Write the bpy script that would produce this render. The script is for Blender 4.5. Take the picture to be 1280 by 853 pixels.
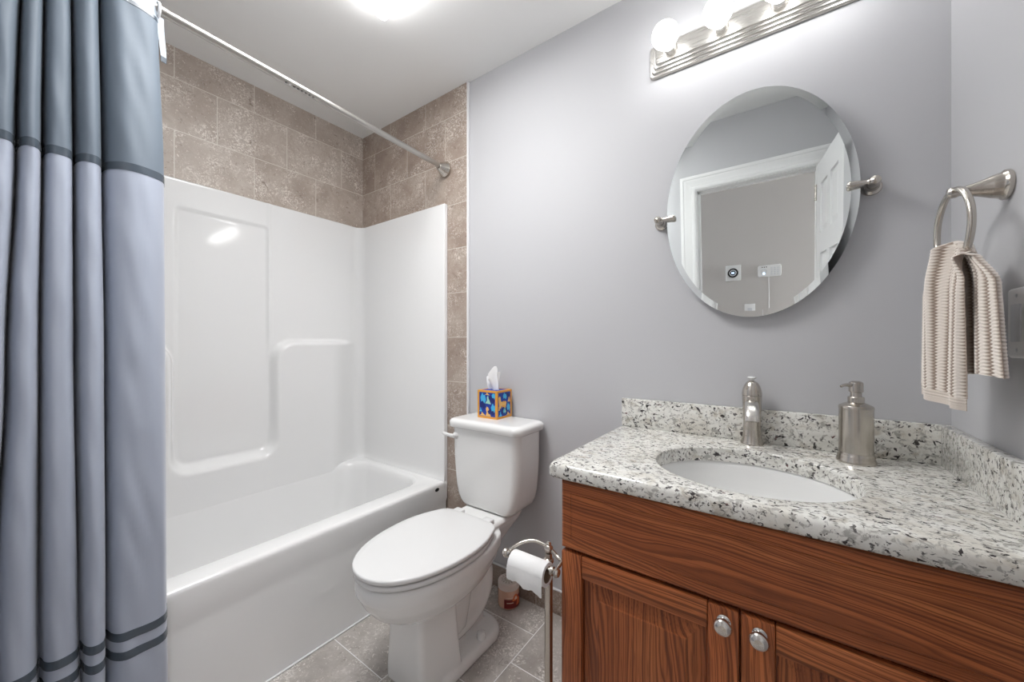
import bpy, bmesh, math, random
from mathutils import Vector, Matrix, noise

random.seed(4)
for _o in list(bpy.data.objects):
    bpy.data.objects.remove(_o)
sc = bpy.context.scene
PI = math.pi

# ------------------------------------------------------------------ camera
cam_d = bpy.data.cameras.new('camera')
cam_d.sensor_width = 36.0
cam_d.lens = 36.0 * 471.6 / 1280.0
cam_d.shift_y = 3.5 / 1280.0
cam_d.clip_start = 0.02
cam = bpy.data.objects.new('camera', cam_d)
sc.collection.objects.link(cam)
cam.location = (0, 0, 1.14)
cam.rotation_euler = (PI / 2, 0, math.radians(35.63))
sc.camera = cam

# ------------------------------------------------------------------ world, exposure, light levels
wd = bpy.data.worlds.new('world')
sc.world = wd
wd.use_nodes = True
wd.node_tree.nodes['Background'].inputs[0].default_value = (0.97, 0.98, 1.0, 1)
wd.node_tree.nodes['Background'].inputs[1].default_value = 5.0
sc.view_settings.view_transform = 'Standard'
sc.view_settings.look = 'None'
sc.view_settings.gamma = 1.0
sc.view_settings.exposure = 0.44
sc.view_settings.use_curve_mapping = False
BULB = 8.5        # radiance of each vanity bulb
CEIL_LAMP = 10.2   # radiance of the bathroom ceiling light diffuser
CEIL_WATT = 4.5   # light the ceiling lens throws downwards

# ------------------------------------------------------------------ room dimensions
D = 1.41           # mirror wall
XL = -2.175        # tiled wall behind the bathtub
XR = 0.344         # wall with the towel ring
YD = -0.12         # wall with the doorway
YH = -0.98         # far wall of the hall
HC = 2.448         # ceiling

# ------------------------------------------------------------------ materials
def lin(c):
    return tuple((x / 255 / 12.92 if x / 255 <= 0.04045 else ((x / 255 + 0.055) / 1.055) ** 2.4) for x in c) + (1,)

class N:
    """small node-tree helper"""
    def __init__(s, name):
        s.m = bpy.data.materials.new(name)
        s.m.use_nodes = True
        s.t = s.m.node_tree
        s.b = s.t.nodes['Principled BSDF']
    def n(s, kind, **kw):
        x = s.t.nodes.new(kind)
        for k, v in kw.items():
            setattr(x, k, v)
        return x
    def l(s, a, b):
        s.t.links.new(a, b)
    def set(s, **kw):
        for k, v in kw.items():
            s.b.inputs[k.replace('_', ' ')].default_value = v
    def coords(s, scale=(1, 1, 1), loc=(0, 0, 0), rot=(0, 0, 0)):
        c = s.n('ShaderNodeTexCoord')
        mp = s.n('ShaderNodeMapping')
        mp.inputs['Scale'].default_value = scale
        mp.inputs['Location'].default_value = loc
        mp.inputs['Rotation'].default_value = rot
        s.l(c.outputs['Object'], mp.inputs['Vector'])
        return mp.outputs[0]
    def noise(s, vec, scale, detail=4, rough=0.55, dist=0.0):
        x = s.n('ShaderNodeTexNoise')
        x.inputs['Scale'].default_value = scale
        x.inputs['Detail'].default_value = detail
        x.inputs['Roughness'].default_value = rough
        x.inputs['Distortion'].default_value = dist
        s.l(vec, x.inputs['Vector'])
        return x.outputs['Fac']
    def ramp(s, fac, stops, interp='LINEAR'):
        r = s.n('ShaderNodeValToRGB')
        r.color_ramp.interpolation = interp
        e = r.color_ramp.elements
        while len(e) < len(stops):
            e.new(0.5)
        for k, (p, c) in enumerate(stops):
            e[k].position = p
            e[k].color = c if len(c) == 4 else tuple(c) + (1,)
        s.l(fac, r.inputs[0])
        return r.outputs[0]
    def mix(s, fac, a, b, mode='MIX'):
        x = s.n('ShaderNodeMix')
        x.data_type = 'RGBA'
        x.blend_type = mode
        for sock, v in ((x.inputs[0], fac), (x.inputs[6], a), (x.inputs[7], b)):
            if hasattr(v, 'is_output'):
                s.l(v, sock)
            else:
                sock.default_value = v
        return x.outputs[2]
    def bump(s, h, strength=0.3, dist=0.002):
        b = s.n('ShaderNodeBump')
        b.inputs['Strength'].default_value = strength
        b.inputs['Distance'].default_value = dist
        s.l(h, b.inputs['Height'])
        s.l(b.outputs[0], s.b.inputs['Normal'])

def plain(name, rgb, rough=0.5, metal=0.0, coat=0.0, bump=None, **kw):
    k = N(name)
    k.set(Base_Color=lin(rgb), Roughness=rough, Metallic=metal)
    if coat:
        k.set(Coat_Weight=coat, Coat_Roughness=0.05)
    for a, v in kw.items():
        k.b.inputs[a.replace('_', ' ')].default_value = v
    if bump:
        k.bump(k.noise(k.coords(), bump[0], 3), bump[1], bump[2])
    return k.m

G3 = lambda v: (v, v, v, 1)
M = {}
M['paint'] = plain('wall_paint', (195, 195, 198), 0.55, bump=(260, 0.08, 0.001))
M['hall_paint'] = plain('hall_paint', (208, 204, 202), 0.6, bump=(260, 0.08, 0.001))
M['ceiling'] = plain('ceiling_paint', (243, 243, 242), 0.85)
M['trim'] = plain('trim_paint', (236, 236, 236), 0.3)
M['door'] = plain('door_paint', (236, 236, 237), 0.35)
M['caulk'] = plain('white_edge', (226, 226, 228), 0.35)
M['acrylic'] = plain('white_acrylic', (238, 238, 238), 0.09, coat=0.2)
M['porcelain'] = plain('porcelain', (234, 234, 233), 0.12, coat=0.4)
M['seat'] = plain('seat_plastic', (224, 224, 224), 0.22)
M['white_plastic'] = plain('white_plastic', (240, 240, 241), 0.35)
M['grey_plastic'] = plain('grey_plastic', (222, 225, 230), 0.35)
M['black'] = plain('black_plastic', (22, 22, 24), 0.4)
M['dark'] = plain('dark_gap', (18, 14, 12), 0.8)
M['mirror'] = plain('mirror_glass', (236, 240, 239), 0.0, 1.0)
M['paper'] = plain('paper', (238, 238, 238), 0.9, bump=(120, 0.25, 0.002))
M['card'] = plain('cardboard', (150, 128, 108), 0.9)
M['lid_wax'] = plain('frosted_lid', (226, 214, 206), 0.35, Subsurface_Weight=0.1)
M['wax'] = plain('peach_wax', (222, 178, 156), 0.25, coat=0.6)
M['red'] = plain('label_red', (122, 30, 28), 0.45)
M['orange'] = plain('label_orange', (214, 110, 60), 0.45)
M['cream'] = plain('label_cream', (232, 206, 190), 0.45)
M['blue'] = plain('print_blue', (18, 58, 158), 0.5)
M['navy'] = plain('print_navy', (16, 34, 110), 0.5)
M['sky'] = plain('print_sky', (70, 178, 226), 0.5)
M['mint'] = plain('print_mint', (158, 208, 190), 0.5)
M['tan'] = plain('print_tan', (232, 186, 108), 0.5)
M['ochre'] = plain('print_ochre', (226, 158, 62), 0.5)
M['sticker_white'] = plain('sticker_white', (240, 240, 240), 0.5)

def metal(name, rgb, rough, brush=None):
    k = N(name)
    k.set(Base_Color=lin(rgb), Metallic=1.0, Roughness=rough)
    if brush:
        f = k.noise(k.coords(brush), 1.0, 2)
        k.l(k.ramp(f, [(0.3, G3(rough - 0.03)), (0.7, G3(rough + 0.05))]), k.b.inputs['Roughness'])
        k.bump(f, 0.02, 0.0003)
    return k.m
M['nickel'] = metal('brushed_nickel', (198, 192, 184), 0.22, (60, 60, 900))
M['nickel_bar'] = metal('satin_nickel', (212, 209, 204), 0.28, (10, 500, 500))
M['knob'] = metal('knob_nickel', (214, 211, 206), 0.22)
M['steel'] = metal('rod_steel', (182, 179, 175), 0.32)

def emitter(name, rgb, s):
    k = N(name)
    k.set(Base_Color=(0.9, 0.9, 0.9, 1), Emission_Color=lin(rgb), Emission_Strength=s)
    return k.m
M['bulb'] = emitter('lit_bulb', (255, 255, 254), BULB)
M['lamp'] = emitter('lit_diffuser', (255, 255, 254), CEIL_LAMP)
M['led'] = emitter('screen_glow', (190, 220, 255), 1.3)

def tile(name, axes, off, bw, bh, cols, grout, rough=0.4):
    """stone tile in a half-running bond; axes = which object axes run along / across the bricks"""
    k = N(name)
    c = k.n('ShaderNodeTexCoord')
    sp = k.n('ShaderNodeSeparateXYZ')
    cb = k.n('ShaderNodeCombineXYZ')
    k.l(c.outputs['Object'], sp.inputs[0])
    for i, (a, o) in enumerate(zip(axes, off)):
        ad = k.n('ShaderNodeMath', operation='ADD')
        ad.inputs[1].default_value = o
        k.l(sp.outputs['XYZ'.index(a)], ad.inputs[0])
        k.l(ad.outputs[0], cb.inputs[i])
    br = k.n('ShaderNodeTexBrick')
    br.offset = 0.5
    br.offset_frequency = 2
    k.l(cb.outputs[0], br.inputs['Vector'])
    br.inputs['Scale'].default_value = 1.0
    br.inputs['Brick Width'].default_value = bw
    br.inputs['Row Height'].default_value = bh
    br.inputs['Mortar Size'].default_value = 0.0016
    br.inputs['Mortar Smooth'].default_value = 0.2
    br.inputs['Bias'].default_value = 0.0
    br.inputs['Color1'].default_value = (0, 0, 0, 1)
    br.inputs['Color2'].default_value = (1, 1, 1, 1)
    br.inputs['Mortar'].default_value = (0.5, 0.5, 0.5, 1)
    # each tile shifts its own cloud pattern
    vm = k.n('ShaderNodeVectorMath', operation='MULTIPLY_ADD')
    k.l(br.outputs['Color'], vm.inputs[0])
    vm.inputs[1].default_value = (3.1, 1.7, 2.3)
    k.l(c.outputs['Object'], vm.inputs[2])
    v = vm.outputs[0]
    big = k.noise(v, 4.5, 5, 0.6, 0.6)
    base = k.ramp(big, [(0.3, lin(cols[0])), (0.5, lin(cols[1])), (0.7, lin(cols[2]))])
    fine = k.noise(v, 26, 6, 0.7, 1.2)
    base = k.mix(k.ramp(fine, [(0.4, G3(0)), (0.7, G3(0.75))]), base, lin(cols[3]))
    # pale crusty flecks gathered in patches
    patch = k.ramp(k.noise(v, 6.5, 3, 0.6), [(0.47, G3(0)), (0.60, G3(1))])
    fl = k.ramp(k.noise(v, 62, 5, 0.65, 2.2), [(0.5, G3(0)), (0.58, G3(0.9))])
    ml = k.n('ShaderNodeMath', operation='MULTIPLY')
    k.l(patch, ml.inputs[0])
    k.l(fl, ml.inputs[1])
    base = k.mix(ml.outputs[0], base, lin(cols[4]))
    fl2 = k.ramp(k.noise(v, 48, 3, 0.5, 3.0), [(0.645, G3(0)), (0.68, G3(0.8))])
    base = k.mix(fl2, base, lin(cols[4]))
    dk = k.ramp(k.noise(v, 34, 5, 0.6, 1.4), [(0.3, G3(0.8)), (0.38, G3(0))])
    base = k.mix(dk, base, lin(cols[5]))
    base = k.mix(br.outputs['Fac'], base, lin(grout))
    k.l(base, k.b.inputs['Base Color'])
    k.set(Roughness=rough)
    inv = k.n('ShaderNodeMath', operation='SUBTRACT')
    inv.inputs[0].default_value = 1.0
    k.l(br.outputs['Fac'], inv.inputs[1])
    k.bump(inv.outputs[0], 0.5, 0.0012)
    return k.m
WT = [(158, 144, 133), (184, 172, 161), (199, 189, 179), (173, 157, 145), (232, 224, 216), (128, 111, 100)]
M['tile_left'] = tile('travertine_left', 'YZ', (-0.4836, 0.1915), 0.31, 0.2275, WT, (221, 216, 207))
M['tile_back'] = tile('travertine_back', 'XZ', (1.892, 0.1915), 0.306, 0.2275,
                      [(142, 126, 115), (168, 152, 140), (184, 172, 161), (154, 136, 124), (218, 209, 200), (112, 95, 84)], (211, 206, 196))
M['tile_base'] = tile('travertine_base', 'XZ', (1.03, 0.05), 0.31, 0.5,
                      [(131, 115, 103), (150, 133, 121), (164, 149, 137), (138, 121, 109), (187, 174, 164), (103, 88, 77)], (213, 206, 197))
M['tile_floor'] = tile('travertine_floor', 'YX', (-1.094, 1.105), 0.31, 0.315,
                       [(150, 144, 139), (179, 173, 168), (197, 191, 187), (163, 156, 149), (237, 232, 227), (122, 114, 108)], (240, 240, 240), 0.35)
M['hall_floor'] = plain('hall_carpet', (170, 160, 148), 0.95, bump=(400, 0.5, 0.004))

def granite():
    k = N('speckled_granite')
    v = k.coords((1, 1.35, 1.15), (0.3, 0.1, 0), (0.2, 0.15, 0.45))
    big = k.noise(v, 9, 5, 0.6, 0.8)
    base = k.ramp(big, [(0.34, lin((208, 206, 199))), (0.5, lin((232, 231, 226))), (0.68, lin((217, 213, 204)))])
    tanp = k.ramp(k.noise(v, 24, 4, 0.6, 0.5), [(0.56, G3(0)), (0.68, G3(0.65))])
    base = k.mix(tanp, base, lin((176, 166, 150)))
    g = k.ramp(k.noise(v, 62, 5, 0.65, 0.6), [(0.52, G3(0)), (0.6, G3(0.75))])
    base = k.mix(g, base, lin((150, 147, 141)))
    d = k.ramp(k.noise(v, 92, 4, 0.6, 0.4), [(0.59, G3(0)), (0.62, G3(0.9))])
    base = k.mix(d, base, lin((74, 70, 70)))
    d2 = k.ramp(k.noise(v, 56, 3, 0.5, 0.6), [(0.635, G3(0)), (0.655, G3(0.95))])
    base = k.mix(d2, base, lin((44, 38, 40)))
    r = k.ramp(k.noise(v, 42, 2, 0.5, 0.4), [(0.73, G3(0)), (0.745, G3(0.9))])
    base = k.mix(r, base, lin((92, 50, 52)))
    k.l(base, k.b.inputs['Base Color'])
    k.set(Roughness=0.13, Coat_Weight=0.2)
    return k.m
M['granite'] = granite()

def oak(name, axis, off, tint=1.0, slope=0.04):
    """stained oak; axis = grain direction"""
    k = N(name)
    def str_(across, along):
        q = [across, across, across]
        q['XYZ'.index(axis)] = along
        return k.coords(tuple(q), off)
    t = lambda c: lin(tuple(min(255, x * tint) for x in c))
    # broad tone, long streaks, fine ring lines, cathedral sweeps, open pores
    broad = k.noise(str_(9, 1.2), 1.0, 3, 0.5, 0.4)
    base = k.ramp(broad, [(0.3, t((156, 86, 49))), (0.5, t((182, 104, 60))), (0.72, t((202, 124, 74)))])
    sp = k.n('ShaderNodeSeparateXYZ')
    k.l(k.coords((1, 1, 1), off), sp.inputs[0])
    ac, al = (2, 0) if axis == 'X' else (0, 2)
    def mad(a, m, c):
        x = k.n('ShaderNodeMath', operation='MULTIPLY_ADD')
        for sock, v in zip(x.inputs, (a, m, c)):
            if hasattr(v, 'is_output'):
                k.l(v, sock)
            else:
                sock.default_value = v
        return x.outputs[0]
    p = mad(sp.outputs[al], slope, sp.outputs[ac])
    p = mad(sp.outputs[1], 0.8, p)
    p = mad(k.noise(str_(5.5, 1.1), 1.0, 2, 0.5, 0.2), 0.16, p)
    p = mad(k.noise(str_(30, 6), 1.0, 2, 0.5), 0.010, p)
    def ring(scale, detail):
        x = k.n('ShaderNodeTexNoise')
        x.noise_dimensions = '1D'
        x.inputs['Scale'].default_value = scale
        x.inputs['Detail'].default_value = detail
        k.l(p, x.inputs['W'])
        return x.outputs['Fac']
    base = k.mix(k.ramp(ring(200, 2), [(0.40, G3(0.7)), (0.54, G3(0))]), base, t((98, 49, 28)))
    base = k.mix(k.ramp(ring(52, 1), [(0.36, G3(0.4)), (0.48, G3(0))]), base, t((104, 53, 30)))
    pore = k.noise(str_(420, 11), 1.0, 2, 0.6)
    base = k.mix(k.ramp(pore, [(0.56, G3(0)), (0.68, G3(0.55))]), base, t((80, 40, 23)))
    k.l(base, k.b.inputs['Base Color'])
    k.set(Roughness=0.4, Specular_IOR_Level=0.35)
    k.bump(pore, 0.08, 0.0006)
    return k.m
M['oak_h'] = oak('oak_across', 'X', (0.3, 0.2, 0.07))
M['oak_h2'] = oak('oak_across_rail', 'X', (1.7, 0.9, 0.4))
M['oak_v'] = oak('oak_upright', 'Z', (0.1, 0.6, 1.2))
M['oak_v2'] = oak('oak_upright_panel', 'Z', (2.4, 0.25, 0.3), 0.96)

def fabric(name, rgb, rough, sheen, weave=True):
    k = N(name)
    k.set(Base_Color=lin(rgb), Roughness=rough, Sheen_Weight=sheen, Sheen_Roughness=0.4)
    if weave:
        f = k.noise(k.coords((300, 300, 60)), 1.0, 2)
        k.bump(f, 0.05, 0.0008)
    return k.m
M['curtain_top'] = fabric('curtain_upper_cloth', (104, 115, 127), 0.62, 0.1)
M['curtain'] = fabric('curtain_cloth', (166, 173, 188), 0.40, 0.25)
M['ribbon'] = fabric('satin_ribbon', (74, 83, 93), 0.22, 0.1, False)
M['header'] = fabric('curtain_header_cloth', (176, 186, 196), 0.6, 0.1)

def towel_mat():
    k = N('ribbed_terry')
    at = k.n('ShaderNodeAttribute', attribute_name='rib')
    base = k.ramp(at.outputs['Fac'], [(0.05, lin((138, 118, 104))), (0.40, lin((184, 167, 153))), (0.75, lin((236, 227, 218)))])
    k.l(base, k.b.inputs['Base Color'])
    k.set(Roughness=0.95, Sheen_Weight=0.4)
    k.bump(k.noise(k.coords(), 900, 3), 0.5, 0.0015)
    return k.m
M['towel'] = towel_mat()
M['towel_hem'] = plain('towel_hem_cloth', (208, 190, 176), 0.95, bump=(700, 0.4, 0.001))

# ------------------------------------------------------------------ mesh helpers
def B():
    return bmesh.new()

def finish(name, bm, mat, parent=None, smooth=True, angle=40, mats=None):
    bmesh.ops.remove_doubles(bm, verts=bm.verts, dist=1e-6)
    bmesh.ops.recalc_face_normals(bm, faces=bm.faces)
    me = bpy.data.meshes.new(name)
    bm.to_mesh(me)
    bm.free()
    return link(name, me, mat, parent, smooth, angle, mats)

def link(name, me, mat, parent=None, smooth=True, angle=40, mats=None):
    for mm in (mats or [mat]):
        me.materials.append(mm)
    if smooth:
        me.shade_smooth()
        me.set_sharp_from_angle(angle=math.radians(angle))
    o = bpy.data.objects.new(name, me)
    sc.collection.objects.link(o)
    if parent is not None:
        # meshes are written in world coordinates; bring them into the thing's own frame
        off = Vector(base_of(parent))
        me.transform(Matrix.Translation(-off))
        o.parent = parent
    return o

def base_of(o):
    p = Vector((0, 0, 0))
    while o is not None:
        p += o.location
        o = o.parent
    return p

def thing(name, label, cat, loc, group=None):
    o = bpy.data.objects.new(name, None)
    o.empty_display_size = 0.05
    sc.collection.objects.link(o)
    o.location = loc
    return tag(o, label, cat, group)

def tag(o, label, cat, group=None):
    o['label'] = label
    o['category'] = cat
    if group:
        o['group'] = group
    return o

def struct(name, bm, mat, parent=None, **kw):
    o = finish(name, bm, mat, parent, **kw)
    if parent is None:
        o['kind'] = 'structure'
    return o

def box(bm, x0, x1, y0, y1, z0, z1, bev=0.0, seg=2, mi=0):
    vs = [bm.verts.new((x, y, z)) for x in (x0, x1) for y in (y0, y1) for z in (z0, z1)]
    fs = [bm.faces.new([vs[i] for i in q]) for q in
          ((0, 1, 3, 2), (4, 6, 7, 5), (0, 4, 5, 1), (2, 3, 7, 6), (0, 2, 6, 4), (1, 5, 7, 3))]
    for f in fs:
        f.material_index = mi
    if bev:
        es = list({e for f in fs for e in f.edges})
        bmesh.ops.bevel(bm, geom=es, offset=bev, segments=seg, affect='EDGES', profile=0.5)
    return vs

def loft(bm, rings, cap0=True, cap1=True, closed=True):
    R = [[bm.verts.new(p) for p in r] for r in rings]
    n = len(R[0])
    for a, b in zip(R, R[1:]):
        for i in range(n if closed else n - 1):
            j = (i + 1) % n
            bm.faces.new((a[i], a[j], b[j], b[i]))
    if cap0:
        bm.faces.new(R[0][::-1])
    if cap1:
        bm.faces.new(R[-1])
    return R

def frame_of(axis):
    w = Vector(axis).normalized()
    u = Vector((0, 0, 1)).cross(w)
    if u.length < 1e-4:
        u = Vector((1, 0, 0))
    u.normalize()
    return u, w.cross(u), w

def lathe(bm, prof, c, axis=(0, 0, 1), n=32, cap=True):
    """prof = [(radius, height along axis)]"""
    u, v, w = frame_of(axis)
    c = Vector(c)
    rings = []
    pr = [prof[0]]
    for (ra, ha), (rb, hb) in zip(prof, prof[1:]):
        ln = math.hypot(rb - ra, hb - ha)
        if ln > 0.005:                       # hold the edges of long straight runs
            k = 0.0009 / ln
            pr += [(ra + (rb - ra) * k, ha + (hb - ha) * k), (rb - (rb - ra) * k, hb - (hb - ha) * k)]
        pr.append((rb, hb))
    for r, h in pr:
        r = max(r, 0.0002)
        rings.append([c + w * h + (u * math.cos(2 * PI * i / n) + v * math.sin(2 * PI * i / n)) * r for i in range(n)])
    loft(bm, rings, cap, cap)

def ball(bm, c, r, n=24, m=14, s=(1, 1, 1)):
    prof = []
    rings = []
    for j in range(m + 1):
        a = PI * j / m
        rr = max(math.sin(a) * r, 0.0002)
        rings.append([(c[0] + rr * s[0] * math.cos(2 * PI * i / n), c[1] + rr * s[1] * math.sin(2 * PI * i / n), c[2] - r * s[2] * math.cos(a)) for i in range(n)])
    loft(bm, rings)

def spline(pts, per=10):
    """Catmull-Rom through the points"""
    P = [Vector(p) for p in pts]
    out = []
    for i in range(len(P) - 1):
        p0 = P[i - 1] if i else P[0] * 2 - P[1]
        p1, p2 = P[i], P[i + 1]
        p3 = P[i + 2] if i + 2 < len(P) else P[-1] * 2 - P[-2]
        for k in range(per):
            t = k / per
            out.append(0.5 * ((2 * p1) + (p2 - p0) * t + (2 * p0 - 5 * p1 + 4 * p2 - p3) * t * t + (3 * p1 - p0 - 3 * p2 + p3) * t ** 3))
    out.append(P[-1])
    return out

def tube(bm, pts, rad, n=16, closed=False, squash=None):
    P = [Vector(p) for p in pts]
    m = len(P)
    rads = rad if isinstance(rad, (list, tuple)) else [rad] * m
    rings = []
    up = None
    for i in range(m):
        if closed:
            t = (P[(i + 1) % m] - P[i - 1]).normalized()
        else:
            t = (P[min(i + 1, m - 1)] - P[max(i - 1, 0)]).normalized()
        if up is None:
            up = Vector((0, 0, 1)) if abs(t.z) < 0.9 else Vector((1, 0, 0))
        u = (up - t * up.dot(t)).normalized()
        up = u
        v = t.cross(u)
        ring = []
        for k in range(n):
            q = u * math.cos(2 * PI * k / n) + v * math.sin(2 * PI * k / n)
            q = q * rads[i]
            if squash:
                q = Vector((q.x * squash[0], q.y * squash[1], q.z * squash[2]))
            ring.append(P[i] + q)
        rings.append(ring)
    if closed:
        rings.append(rings[0])
        loft(bm, rings, False, False)
    else:
        loft(bm, rings)

def rrect(cx, cy, hx, hy, r, z, n=8):
    """rounded rectangle ring in a horizontal plane"""
    r = min(r, hx - 1e-4, hy - 1e-4)
    out = []
    for sx, sy, a0 in ((1, 1, 0), (-1, 1, PI / 2), (-1, -1, PI), (1, -1, 1.5 * PI)):
        for k in range(n + 1):
            a = a0 + PI / 2 * k / n
            out.append(Vector((cx + sx * (hx - r) + r * math.cos(a), cy + sy * (hy - r) + r * math.sin(a), z)))
    return out

def poly_prism(bm, pts, d, mi=0):
    """extrude a planar outline (list of 3D points) by vector d"""
    a = [bm.verts.new(p) for p in pts]
    b = [bm.verts.new(Vector(p) + Vector(d)) for p in pts]
    fs = [bm.faces.new(a[::-1]), bm.faces.new(b)]
    n = len(pts)
    for i in range(n):
        fs.append(bm.faces.new((a[i], a[(i + 1) % n], b[(i + 1) % n], b[i])))
    for f in fs:
        f.material_index = mi
    return fs

def sstep(a, b, x):
    t = max(0.0, min(1.0, (x - a) / (b - a)))
    return t * t * (3 - 2 * t)

def remeshed(name, bm, mat, parent, voxel=0.006, smooth=8):
    """overlapping closed shapes fused into one continuous ceramic body"""
    bmesh.ops.recalc_face_normals(bm, faces=bm.faces)
    me = bpy.data.meshes.new(name + '_raw')
    bm.to_mesh(me)
    bm.free()
    o = bpy.data.objects.new(name + '_raw', me)
    sc.collection.objects.link(o)
    md = o.modifiers.new('remesh', 'REMESH')
    md.mode = 'VOXEL'
    md.voxel_size = voxel
    s = o.modifiers.new('smooth', 'SMOOTH')
    s.factor = 0.5
    s.iterations = smooth
    dg = bpy.context.evaluated_depsgraph_get()
    dg.update()
    res = bpy.data.meshes.new_from_object(o.evaluated_get(dg))
    res.name = name
    bpy.data.objects.remove(o)
    bpy.data.meshes.remove(me)
    return link(name, res, mat, parent, True, 80)

# ================================================================== the setting
b = B(); box(b, XL - 0.1, XR + 0.1, YD - 0.05, D + 0.1, -0.1, 0); struct('floor', b, M['tile_floor'])
b = B(); box(b, -3.2, 2.2, YH - 0.1, YD - 0.05, -0.1, 0.0); struct('floor_hall', b, M['hall_floor'])
b = B(); box(b, -3.2, 2.2, YH - 0.1, D + 0.1, HC, HC + 0.1); struct('ceiling', b, M['ceiling'])
b = B(); box(b, XL - 0.1, XR + 0.1, D, D + 0.1, 0, HC); struct('wall_back', b, M['paint'])
b = B(); box(b, XL - 0.1, XL, YD, D, 0, HC); struct('wall_left', b, M['tile_left'])
b = B(); box(b, XR, XR + 0.1, YD, D, 0, HC); struct('wall_right', b, M['paint'])
b = B()
JL, JR, JT = -0.472, 0.160, 2.03
box(b, XL - 0.1, JL - 0.02, YD - 0.11, YD, 0, HC)
box(b, JR + 0.02, XR + 0.1, YD - 0.11, YD, 0, HC)
box(b, JL - 0.02, JR + 0.02, YD - 0.11, YD, JT + 0.02, HC)
struct('wall_front', b, M['paint'])
b = B(); box(b, -3.2, 2.2, YH - 0.1, YH, 0, HC); struct('wall_hall', b, M['hall_paint'])
b = B(); box(b, -3.1, XL - 0.1, YD - 0.16, YD - 0.11, 0, HC); box(b, XR + 0.1, 2.1, YD - 0.16, YD - 0.11, 0, HC); struct('wall_hall_front', b, M['hall_paint'])
# tile field on the mirror wall, around the shower
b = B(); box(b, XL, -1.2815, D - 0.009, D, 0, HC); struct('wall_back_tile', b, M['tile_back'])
# white metal edge strip where the tile stops
b = B(); box(b, -1.2815, -1.269, D - 0.012, D, 0.0, HC, 0.002); struct('trim_1', b, M['caulk'])
# tile skirting and its white bead
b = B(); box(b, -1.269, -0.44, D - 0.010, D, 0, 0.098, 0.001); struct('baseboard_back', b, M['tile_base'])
b = B(); box(b, -1.269, -0.44, D - 0.011, D, 0.098, 0.104, 0.002); struct('trim_2', b, M['caulk'])
# white bead at the foot of the tub
b = B(); box(b, -1.413, -1.4045, YD, D - 0.01, 0, 0.006, 0.002); struct('trim_3', b, M['caulk'])
# doorway lining and casings
b = B()
for x0, x1 in ((JL - 0.02, JL), (JR, JR + 0.02)):
    box(b, x0, x1, YD - 0.115, YD + 0.004, 0, JT)
box(b, JL - 0.02, JR + 0.02, YD - 0.115, YD + 0.004, JT, JT + 0.02)
box(b, JL, JL + 0.012, YD - 0.085, YD - 0.045, 0, JT)
box(b, JL, JR, YD - 0.085, YD - 0.045, JT - 0.012, JT)
struct('trim_4', b, M['trim'], smooth=False)

def casing(name, path, yw, sgn):
    """profiled casing: path gives the inner corner line (x,z), mitred"""
    prof = [(0.0, 0.0), (0.0, 0.010), (0.006, 0.013), (0.018, 0.014), (0.024, 0.011), (0.040, 0.013), (0.060, 0.017), (0.070, 0.0175), (0.075, 0.021), (0.090, 0.021), (0.094, 0.018), (0.094, 0.0)]
    b = B()
    (xl, z0), (xr, zt) = path
    for w, h in [(0, 0)]:
        rings = []
        for st in range(4):
            r = []
            for (w, h) in prof:
                x, z = [(xl - w, z0), (xl - w, zt + w), (xr + w, zt + w), (xr + w, z0)][st]
                r.append(Vector((x, yw + sgn * h, z)))
            rings.append(r)
        loft(b, rings, True, True)
    return struct(name, b, M['trim'], smooth=False)
casing('trim_5', ((JL - 0.006, 0.0), (JR + 0.006, JT + 0.006)), YD, 1)
casing('trim_6', ((JL - 0.006, 0.0), (JR + 0.006, JT + 0.006)), YD - 0.11, -1)
b = B(); box(b, -3.1, 2.1, YH, YH + 0.014, 0, 0.11, 0.003); struct('baseboard_hall', b, M['trim'])

# the six-panel door, swung into the room beside the right wall
dv = Vector((0.056, 0.60, 0)).normalized()
dn = Vector((dv.y, -dv.x, 0))          # towards the right wall
d0 = Vector((JR + 0.003, YD + 0.006, 0))
DW, DT = 0.615, 0.035
def dp(s, t, z):
    return d0 + dv * s + dn * t + Vector((0, 0, z))
b = B()
def dbox(s0, s1, t0, t1, z0, z1):
    vs = [b.verts.new(dp(s, t, z)) for s in (s0, s1) for t in (t0, t1) for z in (z0, z1)]
    for q in ((0, 1, 3, 2), (4, 6, 7, 5), (0, 4, 5, 1), (2, 3, 7, 6), (0, 2, 6, 4), (1, 5, 7, 3)):
        b.faces.new([vs[i] for i in q])
cols = [(0.10, 0.275), (0.34, 0.515)]
rows = [(0.22, 0.80), (0.95, 1.52), (1.63, 1.90)]
dbox(0, DW, 0.010, DT - 0.010, 0.01, 2.025)
zs = [0.01, 0.22, 0.80, 0.95, 1.52, 1.63, 1.90, 2.025]
for f0, f1 in ((0.0, 0.010), (DT - 0.010, DT)):
    for s0, s1 in ((0, 0.10), (0.275, 0.34), (0.515, DW)):
        dbox(s0, s1, f0, f1, 0.01, 2.025)
    for z0, z1 in ((0.01, 0.22), (0.80, 0.95), (1.52, 1.63), (1.90, 2.025)):
        for s0, s1 in cols:
            dbox(s0, s1, f0, f1, z0, z1)
    for s0, s1 in cols:
        for z0, z1 in rows:
            t_in, t_out = (0.010, 0.003) if f0 == 0 else (DT - 0.010, DT - 0.003)
            ra = [dp(s, t_in, z) for s, z in ((s0 + .01, z0 + .01), (s1 - .01, z0 + .01), (s1 - .01, z1 - .01), (s0 + .01, z1 - .01))]
            rb = [dp(s, t_out, z) for s, z in ((s0 + .035, z0 + .035), (s1 - .035, z0 + .035), (s1 - .035, z1 - .035), (s0 + .035, z1 - .035))]
            loft(b, [ra, rb], False, True)
door = finish('door_1', b, M['door'], smooth=False)
door['kind'] = 'structure'
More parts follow.
